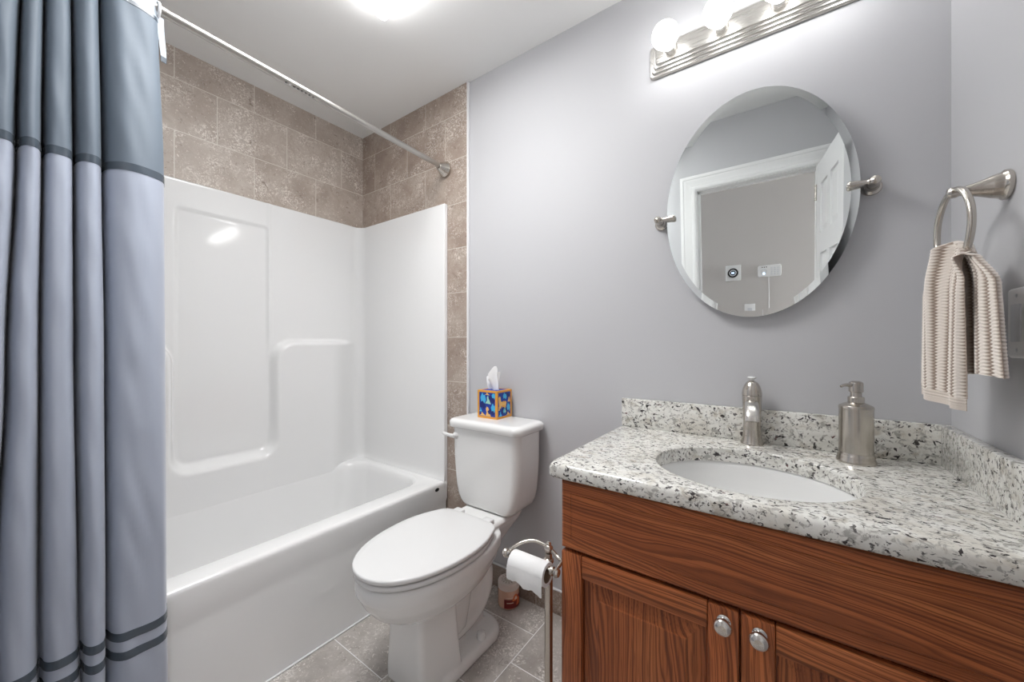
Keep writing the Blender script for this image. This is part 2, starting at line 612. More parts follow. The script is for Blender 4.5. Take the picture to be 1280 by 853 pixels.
for sg, t in ((-1, 0.0), (1, DT)):
    b = B()
    lathe(b, [(0.028, 0.0), (0.028, 0.006), (0.012, 0.010), (0.011, 0.026), (0.022, 0.032), (0.024, 0.040), (0.018, 0.047), (0.0, 0.049)], dp(DW - 0.065, t, 0.92), dn * sg, 24)
    finish('door_knob', b, M['nickel'], door)
for hz in (0.2, 1.0, 1.83):
    b = B(); lathe(b, [(0.006, 0), (0.006, 0.09)], dp(-0.003, -0.006, hz), (0, 0, 1), 12); finish('hinge', b, M['nickel'], door)

# ================================================================== bathtub with its one-piece wall surround
RIM = 0.433
TX0, TX1, TY0, TY1 = XL + 0.002, -1.411, YD + 0.006, D - 0.0105
tub = thing('bathtub', 'white one-piece bathtub with moulded wall surround, in the tiled alcove behind the curtain', 'bathtub', ((TX0 + TX1) / 2, (TY0 + TY1) / 2, 0))
b = B()
cx, cy, hx, hy = (TX0 + TX1) / 2, (TY0 + TY1) / 2, (TX1 - TX0) / 2, (TY1 - TY0) / 2
rings = []
for dlt, z in ((0.004, 0.0), (0.004, 0.30), (0.0035, 0.325), (0.0, 0.345), (0.0, 0.405), (0.0, 0.418), (0.0013, 0.4245), (0.0045, 0.4293), (0.009, 0.432), (0.015, RIM), (0.020, RIM)):
    rings.append(rrect(cx, cy, hx - dlt, hy - dlt, 0.012, z, 10))
bx0, bx1, by0, by1 = -2.118, -1.511, YD + 0.11, 1.325
bcx, bcy, bhx, bhy = (bx0 + bx1) / 2, (by0 + by1) / 2, (bx1 - bx0) / 2, (by1 - by0) / 2
for dlt, z, r in ((-0.012, RIM, 0.13), (-0.004, RIM - 0.003, 0.13), (0.004, RIM - 0.014, 0.13), (0.0085, RIM - 0.04, 0.13), (0.020, 0.30, 0.13), (0.036, 0.20, 0.13), (0.060, 0.128, 0.12), (0.11, 0.09, 0.10), (0.16, 0.083, 0.08)):
    rings.append(rrect(bcx, bcy, bhx - dlt, bhy - dlt * 1.3, r, z, 10))
loft(b, rings, True, True)
finish('tub', b, M['acrylic'], tub, angle=50)

# surround: a path round three walls, pushed in and out by its moulded relief
TH = 0.032
PX = -2.163                                  # face of the long wall panel
PY1, PY0 = D - TH, YD + 0.006 + TH
RC = 0.055
def surround_path():
    pts = []
    def add(x, y, nx, ny):
        pts.append((x, y, nx, ny))
    xe = -1.417
    add(xe, D - 0.0105, 1, 0); add(xe, D - 0.014, 1, 0); add(xe, PY1 + 0.004, 1, 0)
    add(xe - 0.0012, PY1 + 0.0012, 0.7, -0.7); add(xe - 0.004, PY1, 0, -1)
    x = xe - 0.012
    while x > PX + RC:
        add(x, PY1, 0, -1); x -= 0.02
    for k in range(15):
        a = PI / 2 * k / 14
        add(PX + RC - RC * math.sin(a), PY1 - RC + RC * math.cos(a), math.sin(a), -math.cos(a))
    y = PY1 - RC - 0.006
    while y > PY0 + RC:
        add(PX, y, 1, 0); y -= 0.0065
    for k in range(15):
        a = PI / 2 * k / 14
        add(PX + RC - RC * math.cos(a), PY0 + RC - RC * math.sin(a), math.cos(a), math.sin(a))
    x = PX + RC + 0.01
    while x < xe - 0.012:
        add(x, PY0, 0, 1); x += 0.02
    add(xe - 0.004, PY0, 0, 1); add(xe, PY0 - 0.004, 1, 0); add(xe, YD + 0.006, 1, 0)
    return pts
NL, NR, NB, NT = 0.462, 0.872, 0.578, 1.148      # the notch in the lower block and the block's top
def sd_rr(y, z, y0, y1, z0, z1, r):
    cy_, cz_ = (y0 + y1) / 2, (z0 + z1) / 2
    qy, qz = abs(y - cy_) - (y1 - y0) / 2 + r, abs(z - cz_) - (z1 - z0) / 2 + r
    return math.hypot(max(qy, 0), max(qz, 0)) + min(max(qy, qz), 0) - r
def relief(x, y, z, nx):
    if abs(nx) < 0.05:
        return 0.0
    w = nx
    # lower block: everything under its top edge except the rounded notch
    dR = sd_rr(y, z, NR, 3.0, -1.0, NT, 0.095)
    dL = sd_rr(y, z, -3.0, NL, -1.0, NT, 0.095)
    dF = max(z - (NB + 0.07), -sd_rr(y, z, NL, NR, NB, NT + 0.6, 0.07))
    d = min(dR, dL, dF)
    soft = 0.030 - 0.012 * sstep(NB + 0.02, NB + 0.16, z)
    p = 0.052 * sstep(soft, -soft * 0.55, d)
    # block fades out before the corner
    p *= sstep(PY1 - 0.03, PY1 - 0.22, y) * sstep(PY0 + 0.03, PY0 + 0.22, y)
    # shallow frame round the upper recess
    dU = sd_rr(y, z, 0.487, 0.846, 0.2, 1.737, 0.012)
    if z > NB:
        p += 0.007 * sstep(NT - 0.12, NT + 0.02, z) * sstep(-0.003, 0.006, dU) * sstep(PY1 - 0.005, PY1 - 0.09, y)
        # fine raised bead along the right side of the recess
        p += 0.005 * math.exp(-((y - 0.853) / 0.006) ** 2) * sstep(NT - 0.02, NT + 0.06, z)
    return p * w
path = surround_path()
levels = [RIM - 0.035] + [RIM - 0.006 + k * 0.0085 for k in range(int((1.853 - RIM) / 0.0085) + 1)] + [1.856, 1.861, 1.8645, 1.866]
b = B()
grid = []
for z in levels:
    row = []
    for (x, y, nx, ny) in path:
        p = relief(x, y, z, nx)
        back = 0.0
        if z > 1.855:
            back = [0, 0, 0.0, 0.0012, 0.004][min(4, max(0, levels.index(z) - len(levels) + 5))]
        # foot of the wall flares on to the tub deck
        flare = 0.012 * math.exp(-max(0, z - RIM) / 0.014) if z < RIM + 0.06 else 0.0
        flare *= 1 - min(1.0, p / 0.03)
        if ny == 0 and abs(nx) == 1 and x > -1.43:
            flare = 0.0
        o = p - back + flare
        row.append(b.verts.new((x + nx * o, y + ny * o, z)))
    grid.append(row)
# top return to the tile
row = []
for (x, y, nx, ny) in path:
    if x > -1.43 and nx == 1:
        row.append(b.verts.new((x - 0.004, min(max(y, YD + 0.007), D - 0.0105), 1.8664)))
    else:
        q = 0.0215 if abs(ny) > abs(nx) else 0.0118
        row.append(b.verts.new((max(x - nx * q, XL + 0.002), max(min(y - ny * q, D - 0.0105), YD + 0.0065), 1.8664)))
grid.append(row)
grid.append([b.verts.new((v.co.x, v.co.y, RIM - 0.035)) for v in row])
grid.append(grid[0])
for ra, rb in zip(grid, grid[1:]):
    for i in range(len(path) - 1):
        b.faces.new((ra[i], ra[i + 1], rb[i + 1], rb[i]))
for i in (0, len(path) - 1):
    b.faces.new([r[i] for r in grid[:-1]])
finish('wall_surround', b, M['acrylic'], tub, angle=60)
# small dark oval badge at the end of the apron
b = B()
lathe(b, [(0.012, 0.0), (0.012, 0.0012), (0.010, 0.0018), (0.0, 0.002)], (0, 0, 0), (1, 0, 0), 28)
for v in b.verts:
    v.co = Vector((TX1 - 0.0012 + v.co.x, 1.323 + v.co.y * 1.15, 0.405 + v.co.z * 0.75))
o = finish('badge', b, M['black'], tub); o['label'] = 'small dark oval badge'

# ================================================================== countertop, sink, vanity
CT0, CT1 = 0.795, 0.835
KX0, KX1, KY0, KY1 = -0.497, XR - 0.001, 0.846, D - 0.001
SX, SY, SA, SB = -0.069, 1.086, 0.2105, 0.184
top = thing('countertop', 'white and grey speckled granite countertop on the brown oak vanity', 'countertop', ((KX0 + KX1) / 2, (KY0 + KY1) / 2, CT0))
b = B()
angs = sorted([2 * PI * k / 120 for k in range(120)] +
              [math.atan2(y - SY, x - SX) % (2 * PI) for x in (KX0, KX1) for y in (KY0, KY1)])
def rect_pt(a, dl):
    x0, x1, y0, y1 = KX0 + dl, KX1 - min(dl, 0.001), KY0 + dl, KY1 - min(dl, 0.001)
    c, s = math.cos(a), math.sin(a)
    t = min(((x1 if c > 0 else x0) - SX) / c if abs(c) > 1e-9 else 1e9, ((y1 if s > 0 else y0) - SY) / s if abs(s) > 1e-9 else 1e9)
    x, y = SX + c * t, SY + s * t
    # round the free front-left corner a little
    r = 0.02
    if x < KX0 + dl + r and y < KY0 + dl + r:
        qx, qy = x - (KX0 + dl + r), y - (KY0 + dl + r)
        l = math.hypot(qx, qy)
        if l > r:
            x, y = KX0 + dl + r + qx / l * r, KY0 + dl + r + qy / l * r
    return x, y
rings = []
for dl, z in ((0.30, CT0), (0.010, CT0), (0.004, CT0 + 0.002), (0.001, CT0 + 0.006), (0.0, CT0 + 0.012), (0.0, CT1 - 0.013), (0.002, CT1 - 0.007), (0.006, CT1 - 0.0025), (0.013, CT1)):
    if dl == 0.30:
        rings.append([Vector((SX + SA * math.cos(a), SY + SB * math.sin(a), CT0)) for a in angs])
    else:
        rings.append([Vector(rect_pt(a, dl) + (z,)) for a in angs])
for dl, z in ((0.006, CT1), (0.003, CT1 - 0.0008), (0.0006, CT1 - 0.003), (0.0, CT1 - 0.006), (0.0, CT0)):
    rings.append([Vector((SX + (SA + dl) * math.cos(a), SY + (SB + dl) * math.sin(a), z)) for a in angs])
loft(b, rings, False, False)
finish('slab', b, M['granite'], top, angle=35)
b = B(); box(b, -0.490, XR - 0.001, D - 0.021, D - 0.001, CT1, 0.937, 0.0025, 2); finish('backsplash', b, M['granite'], top)
b = B(); box(b, XR - 0.023, XR - 0.001, KY0 + 0.008, D - 0.0215, CT1, 0.937, 0.0025, 2); finish('side_splash', b, M['granite'], top)

sink = thing('sink', 'white oval undermount basin set in the granite countertop', 'sink', (SX, SY, 0.63))
b = B()
rings = []
n = 64
prof = [(1.03, 0.794), (1.02, 0.794), (1.01, 0.790), (1.0, 0.782), (0.985, 0.765), (0.95, 0.735), (0.88, 0.700), (0.76, 0.672), (0.58, 0.655), (0.35, 0.647), (0.13, 0.644)]
for k, z in prof:
    rings.append([Vector((SX + SA * k * math.cos(2 * PI * i / n), SY + SB * k * math.sin(2 * PI * i / n), z)) for i in range(n)])
for k, z in ((0.13, 0.634), (0.6, 0.645), (0.90, 0.68), (1.01, 0.76), (1.03, 0.785)):
    rings.append([Vector((SX + SA * k * math.cos(2 * PI * i / n), SY + SB * k * math.sin(2 * PI * i / n), z)) for i in range(n)])
rings.append(rings[0])
loft(b, rings, False, False)
finish('basin', b, M['porcelain'], sink, angle=60)
b = B(); lathe(b, [(0.033, 0.63), (0.033, 0.646), (0.027, 0.649), (0.022, 0.647), (0.0, 0.6465)], (SX, SY, 0), n=28); finish('drain', b, M['nickel'], sink)

VF = 0.865     # front face of doors
van = thing('vanity_cabinet', 'brown stained oak vanity cabinet with two doors under the granite countertop', 'cabinet', (-0.06, 1.13, 0))
b = B()
VX0, VX1 = -0.462, XR - 0.002
box(b, VX0, VX0 + 0.018, VF + 0.022, D - 0.002, 0.0, CT0 - 0.001)
box(b, VX1 - 0.018, VX1, VF + 0.022, D - 0.002, 0.0, CT0 - 0.001)
box(b, VX0 + 0.018, VX1 - 0.018, D - 0.012, D - 0.002, 0.10, 0.60)
box(b, VX0 + 0.018, VX1 - 0.018, VF + 0.03, D - 0.012, 0.10, 0.118)
box(b, VX0 + 0.018, VX1 - 0.018, VF + 0.075, VF + 0.09, 0.0, 0.10)
finish('carcass', b, M['oak_v'], van, smooth=False)
b = B()
box(b, VX0, VX0 + 0.04, VF + 0.0195, VF + 0.0215, 0.10, CT0 - 0.001)
box(b, VX1 - 0.04, VX1, VF + 0.0195, VF + 0.0215, 0.10, CT0 - 0.001)
box(b, VX0 + 0.04, VX1 - 0.04, VF + 0.0195, VF + 0.0215, CT0 - 0.05, CT0 - 0.001)
box(b, VX0 + 0.04, VX1 - 0.04, VF + 0.0195, VF + 0.0215, 0.59, 0.64)
box(b, VX0 + 0.04, VX1 - 0.04, VF + 0.0195, VF + 0.0215, 0.10, 0.14)
box(b, -0.09, -0.045, VF + 0.0195, VF + 0.0215, 0.14, 0.59)
finish('face_frame', b, M['oak_v'], van, smooth=False)
# false drawer front with a routed border
b = B()
FX0, FX1, FZ0, FZ1 = -0.464, VX1, 0.617, 0.788
def fring(ins, y):
    return [Vector((x, y, z)) for x, z in ((FX0 + ins, FZ0 + ins), (FX1 - ins, FZ0 + ins), (FX1 - ins, FZ1 - ins), (FX0 + ins, FZ1 - ins))]
loft(b, [fring(0, VF + 0.019), fring(0, VF + 0.005), fring(0.002, VF + 0.002), fring(0.006, VF), fring(0.0275, VF), fring(0.0282, VF + 0.0014), fring(0.0292, VF + 0.0014), fring(0.0300, VF + 0.0002), fring(0.0315, VF)])
finish('drawer_front', b, M['oak_h'], van, smooth=False)
def cabinet_door(x0, x1, knob_x, tag_label):
    z0, z1 = 0.125, 0.609
    sw, rw = 0.056, 0.056
    d = bpy.data.objects.new('door', None)
    sc.collection.objects.link(d)
    d.parent = van
    for a0, a1 in ((x0, x0 + sw), (x1 - sw, x1)):
        b = B(); box(b, a0, a1, VF, VF + 0.019, z0, z1, 0.0045, 2)
        finish('stile', b, M['oak_v'], d, angle=30)
    for zz0, zz1 in ((z0, z0 + rw), (z1 - rw, z1)):
        b = B(); box(b, x0 + sw + 0.0002, x1 - sw - 0.0002, VF + 0.0004, VF + 0.0185, zz0, zz1, 0.004, 2)
        finish('rail', b, M['oak_h2'], d, angle=30)
    b = B()
    px0, px1, pz0, pz1 = x0 + sw, x1 - sw, z0 + rw, z1 - rw
    def r(ins, y):
        return [Vector((x, y, z)) for x, z in ((px0 + ins, pz0 + ins), (px1 - ins, pz0 + ins), (px1 - ins, pz1 - ins), (px0 + ins, pz1 - ins))]
    loft(b, [r(0.0003, VF + 0.018), r(0.0003, VF + 0.0165), r(0.0035, VF + 0.0165), r(0.0045, VF + 0.0145), r(0.012, VF + 0.0145), r(0.041, VF + 0.0072), r(0.0415, VF + 0.0040), r(0.0432, VF + 0.0034)])
    finish('panel', b, M['oak_v2'], d, smooth=False)
    b = B()
    lathe(b, [(0.0125, 0.0), (0.0125, 0.003), (0.0085, 0.0055), (0.0065, 0.011), (0.0075, 0.015), (0.0150, 0.0195), (0.0168, 0.0225), (0.0164, 0.0255), (0.0135, 0.0295), (0.0085, 0.0325), (0.0, 0.0335)], (knob_x, VF, 0.583), (0, -1, 0), 32)
    k = finish('knob', b, M['knob'], d); k['label'] = 'round satin metal knob'
cabinet_door(-0.464, -0.0695, -0.0955, 'left')
cabinet_door(-0.0665, VX1, -0.0355, 'right')

# ================================================================== faucet
FX, FY = -0.0755, 1.3620
fa = thing('faucet', 'brushed nickel single-hole faucet behind the sink basin', 'faucet', (FX, FY, CT1))
b = B()
lathe(b, [(0.030, 0.0), (0.0305, 0.003), (0.029, 0.006), (0.0275, 0.010), (0.0245, 0.025), (0.0228, 0.045), (0.0228, 0.07), (0.0235, 0.09), (0.0248, 0.115), (0.0258, 0.135), (0.0262, 0.1465), (0.0255, 0.1475), (0.0, 0.1476)], (FX, FY, CT1), n=36)
finish('body', b, M['nickel'], fa)
b = B()
lathe(b, [(0.0255, 0.148), (0.0264, 0.1485), (0.0262, 0.155), (0.0245, 0.166), (0.0205, 0.178), (0.0150, 0.187), (0.0085, 0.192), (0.0055, 0.193), (0.0, 0.1935)], (FX, FY, CT1), n=36)
hd = finish('handle_dome', b, M['nickel'], fa)
b = B()
lathe(b, [(0.004, 0.192), (0.0045, 0.196), (0.0095, 0.199), (0.0120, 0.2015), (0.0105, 0.2045), (0.0, 0.2055)], (FX, FY, CT1), n=28)
o = finish('handle_tip', b, M['seat'], fa); o['label'] = 'white handle tip'
b = B()
sp = spline([(FX, FY - 0.012, 0.957), (FX + 0.002, FY - 0.045, 0.962), (FX + 0.004, FY - 0.075, 0.954), (FX + 0.006, FY - 0.098, 0.934), (FX + 0.0065, FY - 0.104, 0.920)], 6)
rings = []
for i, p in enumerate(sp):
    t = (sp[min(i + 1, len(sp) - 1)] - sp[max(i - 1, 0)]).normalized()
    nrm = Vector((1, 0, 0)).cross(t).normalized()
    q = i / (len(sp) - 1)
    w, h = 0.0165 + 0.0015 * q, 0.0125 - 0.003 * q
    ring = []
    for k in range(20):
        a = 2 * PI * k / 20
        ca, sa = math.cos(a), math.sin(a)
        e = 0.7
        ring.append(p + Vector((1, 0, 0)) * (w * math.copysign(abs(ca) ** e, ca)) + nrm * (h * math.copysign(abs(sa) ** e, sa)))
    rings.append(ring)
loft(b, rings)
finish('spout', b, M['knob'], fa, angle=50)

# ================================================================== soap dispenser
SPX, SPY = 0.1541, 1.3062
so = thing('soap_dispenser', 'brushed steel pump soap dispenser on the countertop right of the faucet', 'soap dispenser', (SPX, SPY, CT1))
b = B()
lathe(b, [(0.0385, 0.0), (0.0398, 0.002), (0.0398, 0.006), (0.0385, 0.010), (0.0372, 0.014), (0.0372, 0.019), (0.0355, 0.022), (0.0345, 0.026), (0.0345, 0.135), (0.0350, 0.139), (0.0350, 0.143), (0.0335, 0.146), (0.022, 0.152), (0.017, 0.154), (0.0, 0.154)], (SPX, SPY, CT1), n=48)
finish('bottle', b, M['nickel'], so, angle=30)
b = B()
lathe(b, [(0.0165, 0.153), (0.0168, 0.155), (0.0168, 0.167), (0.0155, 0.169), (0.0118, 0.1695), (0.0116, 0.180), (0.0145, 0.1815), (0.0148, 0.184), (0.0148, 0.202), (0.0135, 0.206), (0.008, 0.209), (0.0, 0.2095)], (SPX, SPY, CT1), n=36)
pm = finish('pump_head', b, M['nickel'], so, angle=30)
b = B()
nd = Vector((-0.80, -0.60, 0)).normalized()
p0 = Vector((SPX, SPY, CT1 + 0.199)) + nd * 0.010
tube(b, [p0, p0 + nd * 0.016, p0 + nd * 0.024 + Vector((0, 0, -0.001)), p0 + nd * 0.030 + Vector((0, 0, -0.004))], [0.0058, 0.0042, 0.0034, 0.003], 14)
finish('nozzle', b, M['nickel'], so)

# ================================================================== toilet
TXC = -1.018
toi = thing('toilet', 'white two-piece toilet with closed lid standing between the bathtub and the vanity', 'toilet', (TXC, 1.0, 0))
def egg(y0, yw, y1, w, wb, z, n=64, p=2.15, cr=0.05):
    """egg outline: tip y0, widest w at yw, back edge y1 with half-width wb"""
    def hw(y):
        if y <= yw:
            t = (yw - y) / (yw - y0)
            return w * max(0.0, 1 - t ** p) ** (1 / p)
        t = (y - yw) / (y1 - yw)
        return w + (wb - w) * t * t
    pts = []
    half = n // 2
    m1 = int(half * 0.62)
    for k in range(m1 + 1):
        a = PI / 2 * k / m1
        y = yw - (yw - y0) * math.cos(a) ** (2 / p) if k < m1 else yw
        pts.append((w * math.sin(a) ** (2 / p) if k else 0.0, y))
    m2 = half - m1
    yb = y1 - cr
    for k in range(1, m2 - 5):
        y = yw + (yb - yw) * k / (m2 - 6)
        pts.append((hw(y), y))
    wq = hw(yb)
    for k in range(1, 6):
        a = PI / 2 * k / 5
        pts.append((wq - cr + cr * math.cos(a) - (hw(yb) - wb) * 0.5 * k / 5, yb + cr * math.sin(a)))
    full = [(x, y) for x, y in pts] + [(-x, y) for x, y in reversed(pts[1:])]
    return [Vector((TXC + x, y, z)) for x, y in full]
b = B()
# the bowl
loft(b, [egg(0.82, 0.93, 1.06, 0.080, 0.07, 0.10), egg(0.815, 0.935, 1.08, 0.084, 0.075, 0.20), egg(0.80, 0.935, 1.09, 0.090, 0.08, 0.246), egg(0.765, 0.94, 1.11, 0.112, 0.085, 0.256), egg(0.728, 0.94, 1.13, 0.135, 0.09, 0.270), egg(0.700, 0.94, 1.15, 0.153, 0.10, 0.292), egg(0.676, 0.94, 1.17, 0.168, 0.11, 0.325),
         egg(0.662, 0.945, 1.18, 0.177, 0.115, 0.352), egg(0.654, 0.945, 1.19, 0.182, 0.12, 0.366), egg(0.652, 0.945, 1.19, 0.183, 0.12, 0.385), egg(0.655, 0.945, 1.19, 0.181, 0.12, 0.402), egg(0.662, 0.945, 1.19, 0.175, 0.118, 0.409)])
# front pedestal column
def ped(y0, y1, w0, w1, z):
    pts = []
    yc, hyy = (y0 + y1) / 2, (y1 - y0) / 2
    for q in rrect(0, 0, 1, 1, 0.2, z, 6):
        y = yc + q.y * hyy
        t = (y - y0) / (y1 - y0)
        w = w0 + (w1 - w0) * t
        pts.append(Vector((TXC + q.x * w, y, z)))
    return pts
loft(b, [ped(0.800, 0.965, 0.090, 0.123, 0.0), ped(0.800, 0.965, 0.089, 0.121, 0.05), ped(0.803, 0.960, 0.085, 0.114, 0.12), ped(0.805, 0.955, 0.081, 0.107, 0.20), ped(0.806, 0.955, 0.079, 0.103, 0.26), ped(0.81, 0.965, 0.079, 0.102, 0.32)])
# foot plate
loft(b, [rrect(TXC, 1.03, 0.128, 0.185, 0.085, 0.0), rrect(TXC, 1.03, 0.128, 0.185, 0.085, 0.018), rrect(TXC, 1.03, 0.122, 0.179, 0.08, 0.030), rrect(TXC, 1.03, 0.112, 0.170, 0.075, 0.036)])
# trapway: along the foot, up at the back, over to the bowl
tp = spline([(TXC, 0.90, 0.075), (TXC, 1.00, 0.075), (TXC, 1.10, 0.085), (TXC, 1.165, 0.13), (TXC, 1.185, 0.20), (TXC, 1.165, 0.27), (TXC, 1.11, 0.325), (TXC, 1.03, 0.34)], 6)
tube(b, tp, [0.044 + 0.005 * math.sin(PI * i / (len(tp) - 1)) for i in range(len(tp))], 20, squash=(1.32, 1, 1))
# web behind the recess and the shelf that carries the tank
box(b, TXC - 0.040, TXC + 0.040, 0.93, 1.17, 0.03, 0.33)
loft(b, [rrect(TXC, 1.17, 0.050, 0.08, 0.045, 0.28), rrect(TXC, 1.20, 0.078, 0.13, 0.06, 0.35), rrect(TXC, 1.215, 0.104, 0.155, 0.06, 0.400), rrect(TXC, 1.220, 0.112, 0.158, 0.05, 0.424), rrect(TXC, 1.228, 0.102, 0.148, 0.04, 0.4365)])
remeshed('bowl', b, M['porcelain'], toi, 0.0048, 5)
# seat ring, lid, hinges
def slab(bm, fn, z0, z1, rnd, crown=0.0):
    rs = [fn(rnd, z0), fn(rnd * 0.3, z0 + rnd * 0.3), fn(0, z0 + rnd), fn(0, z1 - rnd), fn(rnd * 0.3, z1 - rnd * 0.3), fn(rnd, z1)]
    if crown:
        rs += [fn(rnd + 0.02, z1 + crown * 0.5), fn(rnd + 0.06, z1 + crown)]
    loft(bm, rs)
b = B(); slab(b, lambda i, z: egg(0.650 + i, 0.945, 1.135 - i, 0.183 - i, 0.125 - i, z), 0.4150, 0.4300, 0.004); finish('seat', b, M['seat'], toi, angle=50)
b = B(); slab(b, lambda i, z: egg(0.646 + i, 0.945, 1.140 - i, 0.185 - i, 0.125 - i, z), 0.4355, 0.4515, 0.005, 0.003); finish('seat_lid', b, M['seat'], toi, angle=50)
for s in (-1, 1):
    b = B(); box(b, TXC + s * 0.078 - 0.022, TXC + s * 0.078 + 0.022, 1.128, 1.165, 0.428, 0.452, 0.006, 3); finish('seat_hinge', b, M['seat'], toi)
    b = B(); lathe(b, [(0.017, 0.034), (0.017, 0.046), (0.015, 0.056), (0.010, 0.061), (0.0, 0.062)], (TXC + s * 0.098, 1.085, 0), n=24); finish('bolt_cap', b, M['seat'], toi)
# tank
b = B()
TKY1 = D - 0.016
rings = []
for z, hw, yf, r in ((0.4375, 0.100, 1.240, 0.03), (0.4385, 0.116, 1.228, 0.03), (0.444, 0.130, 1.220, 0.028), (0.458, 0.144, 1.2165, 0.028), (0.485, 0.157, 1.214, 0.028), (0.52, 0.166, 1.213, 0.030), (0.58, 0.173, 1.2115, 0.032), (0.65, 0.178, 1.209, 0.034), (0.72, 0.180, 1.207, 0.037), (0.777, 0.182, 1.206, 0.037)):
    ring = []
    for q in rrect(0, 0, hw, (TKY1 - yf) / 2, r, z, 8):
        y = (TKY1 + yf) / 2 + q.y
        crown = 0.010 * (1 - (q.x / hw) ** 2) if q.y < 0 else 0
        ring.append(Vector((TXC + q.x, y - crown, z)))
    rings.append(ring)
loft(b, rings)
finish('tank', b, M['porcelain'], toi, angle=60)
b = B()
rings = []
for z, g, r in ((0.774, -0.002, 0.03), (0.775, 0.008, 0.035), (0.779, 0.0125, 0.037), (0.796, 0.0135, 0.038), (0.803, 0.011, 0.037), (0.8085, 0.005, 0.034), (0.8115, -0.004, 0.03), (0.8125, -0.018, 0.02)):
    ring = []
    for q in rrect(0, 0, 0.183 + g, (TKY1 + min(g, 0.010) - 1.206 + g) / 2, r, z, 8):
        y = (TKY1 + min(g, 0.010) + 1.206 - g) / 2 + q.y
        crown = 0.012 * (1 - (q.x / 0.2) ** 2) if q.y < 0 else 0
        ring.append(Vector((TXC + q.x, y - crown, z)))
    rings.append(ring)
loft(b, rings)
finish('tank_lid', b, M['porcelain'], toi, angle=60)
# flush lever
b = B()
LX, LY, LZ = TXC - 0.148, 1.2035, 0.738
lathe(b, [(0.016, -0.004), (0.016, 0.003), (0.012, 0.008), (0.008, 0.018), (0.0, 0.019)], (LX, LY, LZ), (0, -1, 0), 24)
tube(b, spline([(LX, LY - 0.014, LZ), (LX - 0.02, LY - 0.017, LZ + 0.001), (LX - 0.045, LY - 0.019, LZ + 0.004), (LX - 0.062, LY - 0.020, LZ + 0.009)], 4), [0.0085] * 4 + [0.0075] * 5 + [0.007] * 3 + [0.004], 14)
finish('flush_lever', b, M['seat'], toi, angle=60)

# ================================================================== tissue box on the tank
TZ = 0.8128
tb = thing('tissue_box', 'cube tissue box with blue, tan and orange animal print on the toilet tank lid', 'tissue box', (-1.052, 1.335, TZ))
x0, x1, y0, y1, hz = -1.106, -0.999, 1.282, 1.389, 0.122
b = B(); box(b, x0, x1, y0, y1, TZ, TZ + hz - 0.001, 0.001, 1); finish('carton', b, M['blue'], tb, smooth=False)
b = B()
e = 0.0085
for (xa, xb, ya, yb) in ((x0 - .0012, x0 + e, y0 - .0012, y0 + e), (x1 - e, x1 + .0012, y0 - .0012, y0 + e), (x1 - e, x1 + .0012, y1 - e, y1 + .0012), (x0 - .0012, x0 + e, y1 - e, y1 + .0012)):
    box(b, xa, xb, ya, yb, TZ, TZ + hz)
for za, zb in ((TZ, TZ + e), (TZ + hz - e, TZ + hz)):
    box(b, x0 + e, x1 - e, y0 - .001, y0 + e, za, zb); box(b, x0 + e, x1 - e, y1 - e, y1 + .001, za, zb)
    box(b, x0 - .001, x0 + e, y0 + e, y1 - e, za, zb); box(b, x1 - e, x1 + .001, y0 + e, y1 - e, za, zb)
o = finish('border', b, M['ochre'], tb, smooth=False); o['label'] = 'orange border strips'
# printed shapes: flat outlines on the two faces the room sees
beast = [(.05, .0), (.05, .30), (.0, .62), (-.02, .82), (.10, .92), (.22, .86), (.24, .70), (.30, .50), (.70, .46), (.86, .52), (.98, .40), (.92, .20), (.86, .0), (.70, .0), (.66, .18), (.34, .18), (.28, .0)]
neck = [(.0, .0), (.18, .40), (.10, .55), (.02, .75), (.20, 1.0), (.45, .95), (.62, .70), (.70, .35), (1.0, .0)]
kite = [(.0, .55), (.35, 1.0), (.55, .75), (.80, .80), (1.0, .35), (.70, .0), (.45, .25), (.15, .15)]
tri = [(.0, .05), (.35, .45), (.30, .8), (.5, 1.0), (.62, .6), (.75, .45), (1.0, .0)]
def prints(bm, shape, face, u, v, w, h, mi, k=0):
    pts = []
    for a, c in shape:
        p, q = min(max(u + a * w, .085), .915), min(max(v + c * h, .075), .925)
        d = 0.0004 + 0.0001 * k
        if face == 'front':
            pts.append(Vector((x0 + p * (x1 - x0), y0 - d, TZ + q * hz)))
        elif face == 'right':
            pts.append(Vector((x1 + d, y0 + p * (y1 - y0), TZ + q * hz)))
    f = bm.faces.new([bm.verts.new(p) for p in pts])
    f.material_index = mi
b = B()
PM = [M['navy'], M['sky'], M['mint'], M['tan'], M['ochre'], M['blue']]
k = 0
